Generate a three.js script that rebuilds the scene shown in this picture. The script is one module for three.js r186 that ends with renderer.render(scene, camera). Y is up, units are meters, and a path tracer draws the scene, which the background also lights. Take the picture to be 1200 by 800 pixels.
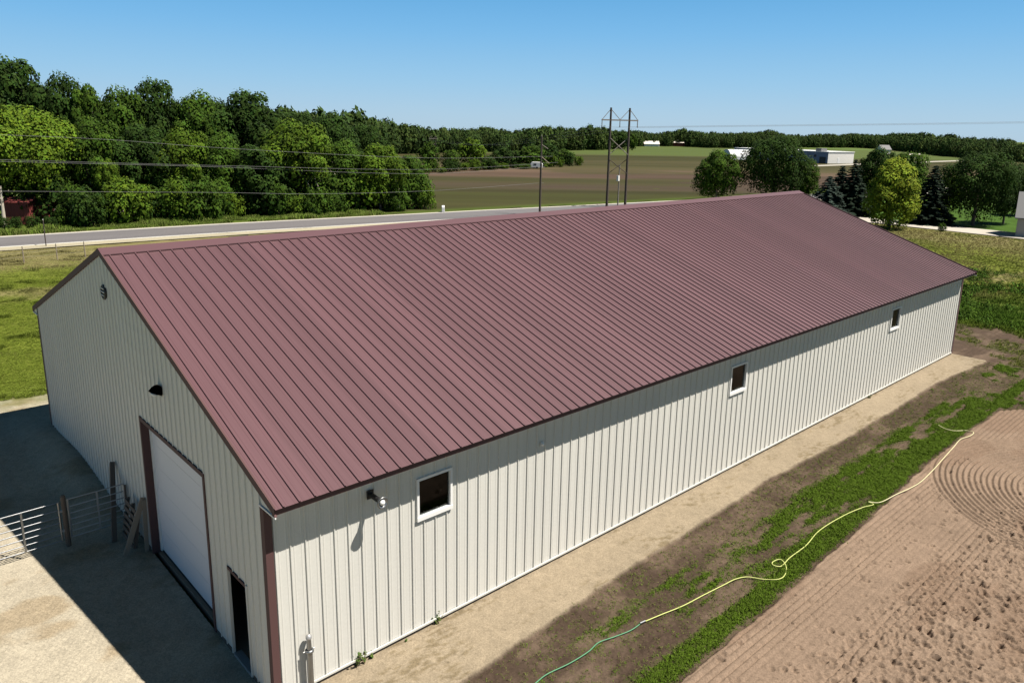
import * as THREE from 'three';
import { mergeGeometries } from 'three/addons/utils/BufferGeometryUtils.js';

// ============================================================ camera, sky, sun, exposure
const scene = new THREE.Scene();
const LENS = 880.3, CY = 357.3, YAW = 0.827, PITCH = 0.229, ROLL = 0.018;      // lens in pixels of the 1200 x 800 photograph
const EYE = new THREE.Vector3(-5.09, 10.85, 12.02);
const FWD = new THREE.Vector3(Math.cos(YAW) * Math.cos(PITCH), -Math.sin(PITCH), -Math.sin(YAW) * Math.cos(PITCH));
const RIGHT0 = new THREE.Vector3(Math.sin(YAW), 0, Math.cos(YAW));
const UP0 = RIGHT0.clone().cross(FWD);
const RIGHT = RIGHT0.clone().multiplyScalar(Math.cos(ROLL)).addScaledVector(UP0, Math.sin(ROLL));
const UPV = UP0.clone().multiplyScalar(Math.cos(ROLL)).addScaledVector(RIGHT0, -Math.sin(ROLL));
const camera = new THREE.PerspectiveCamera(2 * Math.atan(443 / LENS) * 180 / Math.PI, 1200 / 886, 0.1, 6000);
camera.position.copy(EYE);
camera.quaternion.setFromRotationMatrix(new THREE.Matrix4().makeBasis(RIGHT, UPV, FWD.clone().negate()));
camera.setViewOffset(1200, 886, 0, 443 - CY, 1200, 800);
camera.updateProjectionMatrix(); camera.updateMatrixWorld();

const SUNDIR = new THREE.Vector3(0.352, 1, 0.476).normalize();
const sun = new THREE.DirectionalLight(new THREE.Color().setRGB(1.0, 0.93, 0.83), 5.0);
sun.position.copy(SUNDIR).multiplyScalar(120).add(new THREE.Vector3(25, 0, -20));
sun.target.position.set(25, 0, -20);
sun.castShadow = true; sun.shadow.mapSize.set(4096, 4096); sun.shadow.radius = 1;
Object.assign(sun.shadow.camera, { left: -130, right: 130, top: 130, bottom: -130, near: 1, far: 400 });
scene.add(sun, sun.target);

{ // clear summer sky: pale at the horizon, blue overhead
  const W = 256, H = 256, data = new Float32Array(W * H * 4);
  const stops = [[-1, .21, .28, .336], [0, .21, .284, .344], [.02, .2, .288, .36], [.06, .152, .272, .382], [.12, .094, .23, .382], [.18, .056, .184, .344], [.35, .03, .08, .15], [.6, .015, .036, .068], [1, .011, .025, .044]];
  for (let j = 0; j < H; j++) for (let i = 0; i < W; i++) {
    const el = Math.sin(((j + .5) / H - .5) * Math.PI); let k = 0;
    while (k < stops.length - 2 && el > stops[k + 1][0]) k++;
    const a = stops[k], b = stops[k + 1], t = Math.min(1, Math.max(0, (el - a[0]) / (b[0] - a[0])));
    const o = (j * W + i) * 4;
    for (let c = 0; c < 3; c++) data[o + c] = a[c + 1] + (b[c + 1] - a[c + 1]) * t;
    data[o + 3] = 1;
  }
  const sky = new THREE.DataTexture(data, W, H, THREE.RGBAFormat, THREE.FloatType);
  sky.mapping = THREE.EquirectangularReflectionMapping; sky.magFilter = sky.minFilter = THREE.LinearFilter; sky.needsUpdate = true;
  scene.background = sky; scene.environment = sky;
}
const EXPOSURE = 2.15;

// ============================================================ small tools
function rng(seed) { let a = seed >>> 0; return () => { a = (a + 0x6D2B79F5) >>> 0; let t = Math.imul(a ^ (a >>> 15), 1 | a); t = (t + Math.imul(t ^ (t >>> 7), 61 | t)) ^ t; return ((t ^ (t >>> 14)) >>> 0) / 4294967296; }; }
function hash2(i, j, s) { let h = Math.imul(i, 374761393) ^ Math.imul(j, 668265263) ^ Math.imul(s, 974634977); h = Math.imul(h ^ (h >>> 13), 1274126177); return ((h ^ (h >>> 16)) >>> 0) / 4294967296; }
function noise(x, y, s = 0) { const i = Math.floor(x), j = Math.floor(y); let u = x - i, v = y - j; u = u * u * (3 - 2 * u); v = v * v * (3 - 2 * v); const a = hash2(i, j, s), b = hash2(i + 1, j, s), c = hash2(i, j + 1, s), d = hash2(i + 1, j + 1, s); return a + (b - a) * u + (c - a) * v + (a - b - c + d) * u * v; }
function fbm(x, y, s = 0, n = 4) { let f = 0, a = .5, t = 0; for (let k = 0; k < n; k++) { f += a * noise(x, y, s + k * 17); t += a; a *= .5; x = x * 2.03 + 11.3; y = y * 2.03 + 5.7; } return f / t; }
const clamp = (x, a = 0, b = 1) => Math.min(b, Math.max(a, x));
const smooth = (a, b, x) => { const t = clamp((x - a) / (b - a)); return t * t * (3 - 2 * t); };
const lerp = (a, b, t) => a + (b - a) * t;
const mix3 = (a, b, t) => [lerp(a[0], b[0], t), lerp(a[1], b[1], t), lerp(a[2], b[2], t)];
const mul3 = (a, k) => [a[0] * k, a[1] * k, a[2] * k];
function curveAt(tab, x) { if (x <= tab[0][0]) return tab[0][1]; for (let i = 1; i < tab.length; i++) if (x <= tab[i][0]) { const a = tab[i - 1], b = tab[i]; return lerp(a[1], b[1], (x - a[0]) / (b[0] - a[0])); } return tab[tab.length - 1][1]; }
// a pixel of the photograph gives a direction; the ground or a plane it meets gives the distance
function ray(u, v) { return FWD.clone().addScaledVector(RIGHT, (u - 600) / LENS).addScaledVector(UPV, (CY - v) / LENS); }
function onGround(u, v, y = 0) { const d = ray(u, v); return EYE.clone().addScaledVector(d, (y - EYE.y) / d.y); }
function heightOver(P, u, v) { const d = ray(u, v), k = ((P.x - EYE.x) * FWD.x + (P.z - EYE.z) * FWD.z) / (d.x * FWD.x + d.z * FWD.z); return EYE.y + d.y * k - P.y; }
const distOf = P => Math.hypot(P.x - EYE.x, P.z - EYE.z);

const taken = {};
function numbered(n) { const k = taken[n] = (taken[n] ?? -1) + 1; return k ? n + '_' + String(k).padStart(3, '0') : n; }
function shade(o) { o.castShadow = o.receiveShadow = true; return o; }
function tag(o, label, category, group) { o.userData.label = label; o.userData.category = category; if (group) o.userData.group = group; return o; }
function thing(name, label, category, pos = [0, 0, 0], turn = 0, group) { const g = new THREE.Group(); g.name = numbered(name); g.position.set(...pos); g.rotation.y = turn; scene.add(g); return tag(g, label, category, group); }
function part(parent, name, geo, mat) { const m = shade(new THREE.Mesh(geo, mat)); m.name = name; parent.add(m); return m; }
function single(name, label, category, geo, mat, group) { const m = shade(new THREE.Mesh(geo, mat)); m.name = numbered(name); scene.add(m); return tag(m, label, category, group); }
function struct(name, geo, mat, kind = 'structure', label) { const m = shade(new THREE.Mesh(geo, mat)); m.name = numbered(name); m.userData.kind = kind; if (label) m.userData.label = label; scene.add(m); return m; }
function cloneOf(src, label, pos, turn, scale) { const c = src.clone(); c.name = numbered(src.name.replace(/_\d{3}$/, '')); c.userData = { ...src.userData, label }; c.position.set(...pos); c.rotation.y = turn; if (scale) c.scale.set(...scale); scene.add(c); return c; }

class Tris { // a bag of flat triangles with optional colours
  constructor() { this.p = []; this.c = []; this.uv = []; this.n = []; }
  tri(a, b, c, col, ua, ub, uc) { this.p.push(...a, ...b, ...c); if (col) for (let k = 0; k < 3; k++) this.c.push(...col); if (ua) this.uv.push(...ua, ...ub, ...uc); return this; }
  quad(a, b, c, d, col, us) { this.tri(a, b, c, col, us?.[0], us?.[1], us?.[2]); this.tri(a, c, d, col, us?.[0], us?.[2], us?.[3]); return this; }
  box(x0, y0, z0, x1, y1, z1) {
    const v = (i) => [i & 1 ? x1 : x0, i & 2 ? y1 : y0, i & 4 ? z1 : z0];
    for (const [a, b, c, d] of [[0, 2, 3, 1], [4, 5, 7, 6], [0, 4, 6, 2], [1, 3, 7, 5], [0, 1, 5, 4], [2, 6, 7, 3]]) this.quad(v(a), v(b), v(c), v(d));
    return this;
  }
  geo() { const g = new THREE.BufferGeometry(); g.setAttribute('position', new THREE.Float32BufferAttribute(this.p, 3)); if (this.c.length) g.setAttribute('color', new THREE.Float32BufferAttribute(this.c, 3)); if (this.uv.length) g.setAttribute('uv', new THREE.Float32BufferAttribute(this.uv, 2)); if (this.n.length) g.setAttribute('normal', new THREE.Float32BufferAttribute(this.n, 3)); else g.computeVertexNormals(); return g; }
}
const boxGeo = (x0, y0, z0, x1, y1, z1) => new Tris().box(x0, y0, z0, x1, y1, z1).geo();
function rod(a, b, r0, r1 = r0, n = 8) { const A = new THREE.Vector3(...a), B = new THREE.Vector3(...b), d = B.clone().sub(A), g = new THREE.CylinderGeometry(r1, r0, d.length(), n, 1); g.applyQuaternion(new THREE.Quaternion().setFromUnitVectors(new THREE.Vector3(0, 1, 0), d.normalize())); const m = A.add(B).multiplyScalar(.5); g.translate(m.x, m.y, m.z); return g; }
function tube(pts, r, n = 200, k = 6) { return new THREE.TubeGeometry(new THREE.CatmullRomCurve3(pts.map(p => new THREE.Vector3(...p)), false, 'centripetal'), n, r, k, false); }
const join = gs => mergeGeometries(gs.map(g => { const h = g.index ? g.toNonIndexed() : g; for (const k of Object.keys(h.attributes)) if (k !== 'position' && k !== 'normal') h.deleteAttribute(k); return h; }));

// grain textures: fine matter only, tiled in metres
function grainTexture(n, fn, srgb = true) {
  const d = new Uint8Array(n * n * 4);
  for (let j = 0; j < n; j++) for (let i = 0; i < n; i++) { const v = fn(i / n, j / n), o = (j * n + i) * 4; for (let c = 0; c < 3; c++) d[o + c] = clamp(Array.isArray(v) ? v[c] : v) * 255; d[o + 3] = 255; }
  const t = new THREE.DataTexture(d, n, n); t.wrapS = t.wrapT = THREE.RepeatWrapping; t.magFilter = THREE.LinearFilter; t.minFilter = THREE.LinearMipmapLinearFilter; t.generateMipmaps = true; if (srgb) t.colorSpace = THREE.SRGBColorSpace; t.needsUpdate = true; return t;
}
function tileNoise(u, v, f, s) { const x = u * f, y = v * f, i = Math.floor(x), j = Math.floor(y); let a = x - i, b = y - j; a = a * a * (3 - 2 * a); b = b * b * (3 - 2 * b); const m = q => ((q % f) + f) % f, h = (p, q) => hash2(m(p), m(q), s); return lerp(lerp(h(i, j), h(i + 1, j), a), lerp(h(i, j + 1), h(i + 1, j + 1), a), b); }
const tfbm = (u, v, f, s, n = 4) => { let a = .5, t = 0, r = 0; for (let k = 0; k < n; k++) { r += a * tileNoise(u, v, f, s + k); t += a; a *= .6; f *= 2; } return r / t; };
const earthGrain = grainTexture(512, (u, v) => .74 + .26 * tfbm(u, v, 64, 3, 3) + .1 * (tfbm(u, v, 10, 19, 3) - .5) + (tileNoise(u, v, 128, 9) > .9 ? -.2 : 0) + (tileNoise(u, v, 128, 13) > .93 ? .1 : 0));
const earthBump = grainTexture(512, (u, v) => .6 * tfbm(u, v, 32, 21, 4) + .4 * tfbm(u, v, 96, 31, 2), false);
const metalGrain = grainTexture(256, (u, v) => .955 + .045 * tfbm(u, v, 32, 5, 3));
const roofGrain = grainTexture(512, (u, v) => .9 + .07 * tfbm(u, v * .12, 48, 61, 3) + .05 * tfbm(u, v, 6, 67, 4));
const roadGrain = grainTexture(512, (u, v) => .84 + .16 * tfbm(u, v, 64, 41, 3));

// ============================================================ materials
const TONE = .8;                                 // every paint and soil below is this much darker than its table value
const lin = (r, g, b) => new THREE.Color().setRGB(r * TONE, g * TONE, b * TONE);
const std = (c, rough = .8, o = {}) => new THREE.MeshStandardMaterial({ color: lin(...c), roughness: rough, ...o });
const M = {
  earth: new THREE.MeshPhysicalMaterial({ specularIntensity: .15, color: lin(1, 1, 1), vertexColors: true, roughness: .96, map: earthGrain, bumpMap: earthBump, bumpScale: .009 }),
  far: new THREE.MeshPhysicalMaterial({ specularIntensity: .1, color: lin(1, 1, 1), vertexColors: true, roughness: 1 }),
  wall: [0, 1, 2].map(k => std(mul3([.645, .638, .595], [1, .985, 1.012][k]), .5, { map: metalGrain })),
  roof: [0, 1, 2, 3].map(k => std(mul3([.118, .059, .067], [1, .94, 1.06, .975][k]), .46, { map: roofGrain })),
  trim: std([.08, .035, .034], .75), white: std([.78, .78, .77], .45), door: std([.72, .73, .78], .45), black: std([.012, .012, .013], .5),
  skirt: std([.09, .075, .06], .9), inside: std([.262, .19, .138], .95),
  pane: new THREE.MeshPhysicalMaterial({ color: lin(.8, .84, .84), roughness: .03, transmission: 1, thickness: 0, ior: 1.4, specularIntensity: .45 }),
  galv: std([.3, .31, .32], .38, { metalness: .9 }), steel: std([.42, .42, .42], .45, { metalness: .5 }), lens: std([.85, .85, .82], .25),
  wood: std([.12, .09, .07], .9), paleWood: std([.27, .22, .17], .9), pole: std([.055, .042, .036], .9), greyPole: std([.2, .18, .16], .9), wire: std([.16, .16, .165], .6), deadwood: std([.45, .4, .33], .95),
  road: new THREE.MeshStandardMaterial({ color: lin(1, 1, 1), vertexColors: true, roughness: .9, map: roadGrain }),
};
const leafMat = (c, tr = .16) => new THREE.MeshPhysicalMaterial({ color: lin(...c), vertexColors: true, roughness: .9, transmission: tr, thickness: 0, specularIntensity: .12 });
const bark = std([.12, .095, .075], .95), paleBark = std([.3, .26, .21], .95);

// ============================================================ ground
function steps(list) { const r = [list[0][0]]; for (let i = 1; i < list.length; i++) { const [a, da] = list[i - 1], [b, db] = list[i]; const n = Math.max(1, Math.round((b - a) * 2 / (da + db))); for (let k = 1; k <= n; k++) { const t = k / n; r.push(a + (b - a) * (da === db ? t : t * (2 * da + (db - da) * t) / (da + db))); } } return r; }
function sheets(xs, zs, hf, cf, zf, uvScale = 1) { // one continuous surface, split into one mesh per zone
  const nx = xs.length, nz = zs.length, h = new Float32Array(nx * nz), col = new Float32Array(nx * nz * 3);
  for (let j = 0; j < nz; j++) for (let i = 0; i < nx; i++) { const k = j * nx + i; h[k] = hf(xs[i], zs[j]); const c = cf(xs[i], zs[j]); col[k * 3] = c[0]; col[k * 3 + 1] = c[1]; col[k * 3 + 2] = c[2]; }
  const zones = {};
  for (let j = 0; j < nz - 1; j++) for (let i = 0; i < nx - 1; i++) { const z = zf((xs[i] + xs[i + 1]) / 2, (zs[j] + zs[j + 1]) / 2); if (!z) continue; (zones[z] ??= []).push(i, j); }
  const out = {};
  for (const [z, cells] of Object.entries(zones)) {
    const map = new Int32Array(nx * nz).fill(-1), P = [], N = [], C = [], U = [], I = [];
    const vtx = (i, j) => { const k = j * nx + i; if (map[k] >= 0) return map[k]; map[k] = P.length / 3; P.push(xs[i], h[k], zs[j]);
      const i0 = Math.max(0, i - 1), i1 = Math.min(nx - 1, i + 1), j0 = Math.max(0, j - 1), j1 = Math.min(nz - 1, j + 1);
      const gx = (h[j * nx + i1] - h[j * nx + i0]) / (xs[i1] - xs[i0]), gz = (h[j1 * nx + i] - h[j0 * nx + i]) / (zs[j1] - zs[j0]), l = 1 / Math.hypot(gx, 1, gz);
      N.push(-gx * l, l, -gz * l); C.push(col[k * 3], col[k * 3 + 1], col[k * 3 + 2]); U.push(xs[i] / uvScale, zs[j] / uvScale); return map[k]; };
    for (let q = 0; q < cells.length; q += 2) { const i = cells[q], j = cells[q + 1], a = vtx(i, j), b = vtx(i + 1, j), c = vtx(i + 1, j + 1), d = vtx(i, j + 1); I.push(a, d, c, a, c, b); }
    const g = new THREE.BufferGeometry(); g.setAttribute('position', new THREE.Float32BufferAttribute(P, 3)); g.setAttribute('normal', new THREE.Float32BufferAttribute(N, 3)); g.setAttribute('color', new THREE.Float32BufferAttribute(C, 3)); g.setAttribute('uv', new THREE.Float32BufferAttribute(U, 2)); g.setIndex(I); out[z] = g;
  }
  return out;
}
const SOIL = { path: [.345, .283, .2], dirt: [.078, .054, .039], dirtPale: [.15, .108, .078], grassy: [.05, .078, .01], sand: [.262, .19, .138], gravel: [.46, .41, .315], meadow: [.125, .15, .022], dry: [.24, .2, .1], lush: [.085, .125, .02], lawn: [.065, .13, .018] };
const BL = 36.8, BW = 18.3;                     // the barn's length and width
const pathEdge = x => curveAt([[-2, 1.9], [3.2, 1.82], [7.5, 1.55], [11.3, 1.41], [16.3, 1.2], [22, 1.38], [31.4, 1.2], [36.4, 1.6], [37.5, 1.5]], x) + .12 * (fbm(x * 1.1, 3, 7) - .5) + .05 * (fbm(x * 6, 1, 8, 2) - .5);
const arenaEdge = x => curveAt([[2, 4.9], [6.4, 4.78], [10, 4.68], [15, 4.52], [22.9, 4.12], [29.4, 4.16], [40, 4.3]], x) + .14 * (fbm(x * 1.3, 9, 5) - .5) + .05 * (fbm(x * 7, 2, 6, 2) - .5);
const arenaEnd = z => 29.4 + 1.55 * Math.max(0, z - 4.2) + .3 * (fbm(z * 1.5, 4, 3) - .5);
const inArena = (x, z) => z > arenaEdge(x) && x < arenaEnd(z);
const inPath = (x, z) => z < pathEdge(x) && x < 36.95 + .1 * noise(z * 5, 1, 2);
function vergeGrass(x, z) { // how thick the green stands in the strip between path and arena
  const pe = pathEdge(x), ae = arenaEdge(x), t = (z - pe) / (ae - pe);
  const n = fbm(x * .3, z * 2.1, 61), m = fbm(x * 1.2, z * 6.5, 71, 3);
  const nearBand = smooth(.74, .84, t) * (1 - smooth(.93, .99, t)) * smooth(.3, .5, n * .6 + m * .4 + .03);
  const midBand = smooth(.28, .42, t) * (1 - smooth(.9, .97, t)) * smooth(8, 14, x) * (1 - smooth(29, 33, x)) * smooth(.4, .58, n * .5 + m * .5 + .04);
  const spots = smooth(.2, .35, t) * (1 - smooth(.7, .9, t)) * smooth(.46, .66, n * .5 + m * .5) * (x < 14 ? 1 : .6);
  return clamp(Math.max(nearBand, midBand, spots));
}
function eastGrass(x, z) { const w = x + .8 * (fbm(x * .4, z * .5, 97, 3) - .5) + .12 * z, bands = Math.max(smooth(39.4, 40.3, w) * (1 - smooth(42.2, 42.9, w)), smooth(43.4, 44.3, w)); const n = fbm(x * .35, z * .7, 91), m = fbm(x * 1.3, z * 2.2, 95, 3); return clamp(Math.max(bands * smooth(.3, .5, n * .4 + m * .6), .9 * smooth(.5, .6, n * .6 + m * .4 - (z > 3 ? 0 : .03)))); }
// hoof prints in the arena
const prints = new Map();
{ const r = rng(77); const put = (x, z, rad, dep) => { const k = Math.floor(x / .3) + ',' + Math.floor(z / .3); (prints.get(k) ?? prints.set(k, []).get(k)).push([x, z, rad, dep, r() * 6.28]); };
  for (let k = 0; k < 6500; k++) { const x = 7 + r() * 17, z = 4.7 + r() * 6.5; const w = smooth(6.0, 7.2, z - .06 * (x - 12)) * (1 - .75 * smooth(18, 21, x)); if (r() < .04 + w * .8) put(x, z, .05 + r() * .07, .02 + r() * .04); }
  for (let k = 0; k < 260; k++) { const x = 9 + r() * 12; put(x, 4.85 + r() * .75, .035 + r() * .03, .012 + r() * .02); } }
function printDepth(x, z) { let d = 0; const ci = Math.floor(x / .3), cj = Math.floor(z / .3);
  for (let i = -1; i <= 1; i++) for (let j = -1; j <= 1; j++) { const l = prints.get((ci + i) + ',' + (cj + j)); if (!l) continue; for (const [px, pz, rad, dep, a] of l) { const dx = x - px, dz = z - pz, q = Math.hypot(dx * Math.cos(a) + dz * Math.sin(a), (dz * Math.cos(a) - dx * Math.sin(a)) * 1.35) / rad; if (q < 2) d += q < 1 ? -dep * (1 - q * q * q) : dep * .4 * Math.exp(-((q - 1.25) ** 2) * 12); } }
  return clamp(d, -.12, .045); }
const ARC = [22.8, 9.6];
function arenaH(x, z) {
  const R = Math.hypot(x - ARC[0], z - ARC[1]), arc = smooth(16.6, 17.6, x + .4 * (fbm(x, z, 2, 2) - .5)) * smooth(2.7, 3.1, R) * (1 - smooth(5.3, 5.6, R)) * (1 - smooth(8.4, 9.2, z));
  const wob = .03 * (fbm(x * .8, z * .8, 33, 2) - .5), f1 = .45 - 1.45 * Math.pow(1 - Math.abs(Math.sin((z + .35 * wob) / .16 * 3.1416)), 2.2), pass = .5 + .5 * Math.sin((z + .01 * x) * 2.7 + .6);
  const straight = (.3 + .7 * smooth(.2, .6, pass)) * (.45 + .8 * smooth(.3, .6, fbm(x * .35, z * 1.6, 47, 3))) * (.7 + .3 * fbm(x * .5, z * 2, 44, 2)) * .042 * f1 * (1 - .6 * smooth(6.8, 8.2, z)) * (1 - smooth(3.1, 2.6, R));
  const g = Math.sin((R + wob) / .17 * 6.283), arcs = .034 * Math.sign(g) * Math.pow(Math.abs(g), .7);
  const rough = smooth(6.2, 7.6, z) * (1 - smooth(18, 21, x)) * 0.085 * (fbm(x * 4.5, z * 4.5, 55, 3) - .5);
  const clod = .012 * (fbm(x * 13, z * 13, 57, 2) - .5);
  return -.02 + .05 * (fbm(x * .3, z * .3, 51, 2) - .5) + straight * (1 - arc) + arcs * arc + rough + clod + printDepth(x, z);
}
function yardH(x, z) {
  const pe = pathEdge(x), ae = arenaEdge(x), und = .05 * (fbm(x * .25, z * .25, 12, 2) - .5);
  const dPath = Math.max(z - pe, x - 36.95);
  const path = .012 + .02 * (fbm(x * 1.2, z * 1.2, 14, 3) - .5) + .01 * (fbm(x * 9, z * 9, 15, 2) - .5);
  let h = lerp(path, -.055 + und + .05 * (fbm(x * 3, z * 3, 16, 3) - .5) + .05 * (fbm(x * 14, z * 14, 18, 2) - .5) + .01 * Math.sin(z * 22 + x * .4) * smooth(.3, .6, fbm(x * .4, z, 19)), smooth(-.02, .07, dPath));
  if (z < 0 && x > 36.9) h = -.04 + und + .06 * (fbm(x * 2, z * 2, 20, 3) - .5);
  const dA = Math.min(z - ae, arenaEnd(z) - x);
  return lerp(h, arenaH(x, z), smooth(-.05, .06, dA));
}
function yardC(x, z) {
  const n = fbm(x * .7, z * .7, 101), f = fbm(x * 6, z * 6, 103, 3), dPath = Math.max(z - pathEdge(x), x - 36.95);
  const pathC = () => { const stain = smooth(.47, .66, fbm(x * .9, z * 2.6, 105)) * smooth(.46, .66, fbm(x * 6, z * 15, 107, 3)); return mix3(mul3(SOIL.path, .98 + .22 * (n - .5) + .14 * (f - .5)), [.2, .155, .09], stain * .75); }; if (dPath < -.04) return pathC();
  if (inArena(x, z)) { const c = mul3(SOIL.sand, 1.04 + .25 * (n - .5) + .16 * (f - .5)); return mix3(c, [.22, .15, .105], .55 * smooth(.5, .62, fbm(x * .35 + 4, z * .9, 109))); }
  const g = x > 36.9 && z < 3 ? eastGrass(x, z) : Math.max(vergeGrass(x, z), x > 30 ? eastGrass(x, z) * smooth(30, 33, x) : 0);
  const dirt = mix3(mul3(SOIL.dirt, .75 + .5 * f), mul3(SOIL.dirtPale, .85 + .3 * f), smooth(.4, .68, fbm(x * .8, z * 1.8, 111)) * .8 + .25 * smooth(30, 36, x));
  const gc = mul3(SOIL.grassy, .8 + .5 * f);
  const out = mix3(dirt, gc, g * .45); return dPath < .05 ? mix3(pathC(), out, (dPath + .04) / .09) : out;
}
function yardZone(x, z) { if (z < 0 && x < BL) return z > -.5 ? 'gravel_path' : null; if (inPath(x, z)) return 'gravel_path'; if (inArena(x, z)) return 'sand_arena'; return 'dirt_verge'; }
{ const o = sheets(steps([[0, .06], [5, .042], [14, .042], [22, .055], [34, .09], [46, .2]]), steps([[-8, .35], [-.6, .25], [0, .045], [4.2, .028], [8, .026], [10, .04], [13, .08]]), yardH, yardC, yardZone, 1.6);
  for (const [k, g] of Object.entries(o)) struct(k, g, M.earth); }

// the sandy yard in front of the gable, and dry ground at its rear corner
function gableYardH(x, z) { const und = .04 * (fbm(x * .4, z * .4, 131, 2) - .5), a = x * .82 + z * .57; const tr = smooth(.42, .6, fbm(x * .5, z * .5, 133, 2)) * .011 * Math.sin((a + .12 * fbm(x, z, 134, 2)) * 48);
  const berm = .32 * Math.exp(-(((z + 14) / 3.2) ** 2) - ((x + .2) / .75) ** 2);
  return und - .02 + tr + .02 * (fbm(x * 7, z * 7, 135, 3) - .5) + berm - .06 * smooth(-.3, 1, z) * smooth(-2, -1, x); }
function grassLine(x) { return -22.6 + .25 * x + 1.4 * (fbm(x * .5, 3, 137) - .5); }
function gableYardC(x, z) { const n = fbm(x * .8, z * .8, 141), f = fbm(x * 7, z * 7, 143, 3); const c = mul3(SOIL.gravel, 1.02 + .3 * (n - .5) + .14 * (f - .5)); const t = mix3(c, [.33, .25, .15], .6 * smooth(.55, .7, fbm(x * .7 + 9, z * 1.1, 145))); const d = z - grassLine(x) + 2 * (fbm(x * 1.2, z * 1.2, 146, 3) - .5); return mix3(t, mul3(SOIL.meadow, .8 + .4 * f), smooth(2.6, -1.8, d + 1.6 * (fbm(x * 3, z * 3, 147, 3) - .5))); }
{ const o = sheets(steps([[-16, .2], [-7, .075], [-2, .06], [.6, .06]]), steps([[-28, .14], [-20, .09], [0, .06], [3, .06], [13, .4]]), gableYardH, gableYardC, (x, z) => x > .02 && z > -BW ? null : x > -.02 && z > 0 ? null : z < grassLine(x) ? 'meadow_edge' : 'sandy_yard', 1.6);
  for (const [k, g] of Object.entries(o)) struct(k, g, M.earth); }

// meadow all round, to the road and the drive
const roadZ = x => curveAt([[-400, -112], [-60, -77.6], [5.8, -70.0], [16, -69.1], [28, -67.9], [48, -65.0], [60, -63.4], [75, -61.0], [100, -57], [300, -22], [700, 60]], x);
const driveX = z => curveAt([[-58, 97], [-28, 97.6], [-12, 96.4], [10, 93], [60, 84]], z);
function meadowC(x, z) {
  const n = fbm(x * .09, z * .16, 151), m = fbm(x * .5, z * .7, 153, 3), f = fbm(x * 2.2, z * 2.2, 155, 2);
  let c = mix3(mul3(SOIL.meadow, .8 + .45 * f), mul3(SOIL.dry, .8 + .4 * f), smooth(.58, .76, n * .6 + m * .4));
  c = mul3(c, .75 + .5 * smooth(.3, .7, fbm(x * .9, z * .9, 157, 2)));
  if (z < -50 && x < 70) c = mix3(c, mul3(SOIL.dry, .85 + .4 * f), .75 * smooth(-53, -59, z + 4 * (n - .5)) * smooth(.32, .5, m + .12));
  if (x > 37) { const l = smooth(64, 50, x + 8 * (n - .5)) * smooth(42, 46, x); c = mix3(c, mul3(SOIL.lush, .75 + .5 * m), .85 * l); c = mix3(c, mul3(SOIL.dry, .8 + .4 * f), .5 * smooth(76, 86, x + 6 * (m - .5)) * (1 - smooth(94, 95, x))); }
  if (x > driveX(z) + 2) c = mul3(SOIL.lawn, .7 + .5 * m);
  if (z < roadZ(x) + 1) c = mul3(SOIL.lush, .75 + .6 * m);
  return c;
}
const meadowH = (x, z) => -.1 + .14 * (fbm(x * .12, z * .12, 161, 3) - .5) + .06 * (fbm(x * .9, z * .9, 163, 2) - .5);
{ const inner = (x, z) => (x > 0 && x < 46 && z > -.6 && z < 13) || (x > -16 && x < .6 && z > -28 && z < 13) || (x > BL && x < 46 && z > -8 && z < 13);
  const xs = [...new Set([...steps([[-80, 3], [-16, .7], [.6, .7], [16, .7], [BL, .7]]), ...steps([[BL, .5], [46, .5], [110, .8], [170, 3]])])], zs = steps([[-100, 1], [-28, .7], [-8, .6], [-.6, .5], [13, .5], [60, 4]]);
  const o = sheets(xs, zs, (x, z) => inner(x - .5, z) && inner(x + .5, z) && inner(x, z - .5) && inner(x, z + .5) ? -.2 : meadowH(x, z), meadowC, (x, z) => inner(x, z) || (x > 0 && x < BL && z > -BW && z < 0) ? null : 'meadow', 2.5);
  for (const [k, g] of Object.entries(o)) struct(k, g, M.earth); }
// far land, a little lower than everything laid on it
function farC(x, z) { const n = fbm(x * .012, z * .012, 171), m = fbm(x * .06, z * .06, 173, 3); return mix3(mul3([.085, .125, .035], .8 + .5 * m), [.17, .17, .06], smooth(.5, .7, n)); }
struct('terrain', sheets(steps([[-1200, 120], [-100, 25], [150, 14], [700, 25], [3200, 200]]), steps([[-2600, 200], [-600, 25], [-60, 12], [100, 40], [900, 150]]), (x, z) => -.45, farC, () => 'terrain', 3).terrain, M.far);
// young crop in brown soil beyond the road
function fieldC(x, z) {
  const a = (x * .74 + z * .67), d = (x * .66 - z * .74), P = Math.log(d);      // along and across the tilled bands
  const band = fbm(a * .004, d * .045, 181, 3), b2 = fbm(a * .012, d * .16, 183, 3), g = fbm(a * .03, d * .08, 185, 3);
  let c = mix3([.048, .035, .025], [.112, .077, .055], smooth(.3, .65, band)); c = mul3(c, .8 + .4 * b2);
  const green = Math.max(smooth(134, 116, d + 26 * (band - .5)), .7 * smooth(.46, .62, g), .85 * smooth(190, 235, d + 40 * (b2 - .5)));
  c = mix3(c, mul3([.036, .043, .011], .8 + .5 * b2), .8 * green);
  if (d > 128 && d < 150) c = mix3(c, [.075, .056, .04], .55 * smooth(128, 136, d + 8 * (b2 - .5)) * (1 - smooth(142, 150, d)));
  if (z > roadZ(x) - 10) c = mix3(c, [.07, .11, .018], .7 * smooth(-10, -5.5, z - roadZ(x)));
  if (d > 330) c = mix3(c, mul3([.075, .1, .03], .85 + .3 * b2), smooth(330, 380, d + 30 * (band - .5)));
  return c;
}
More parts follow.
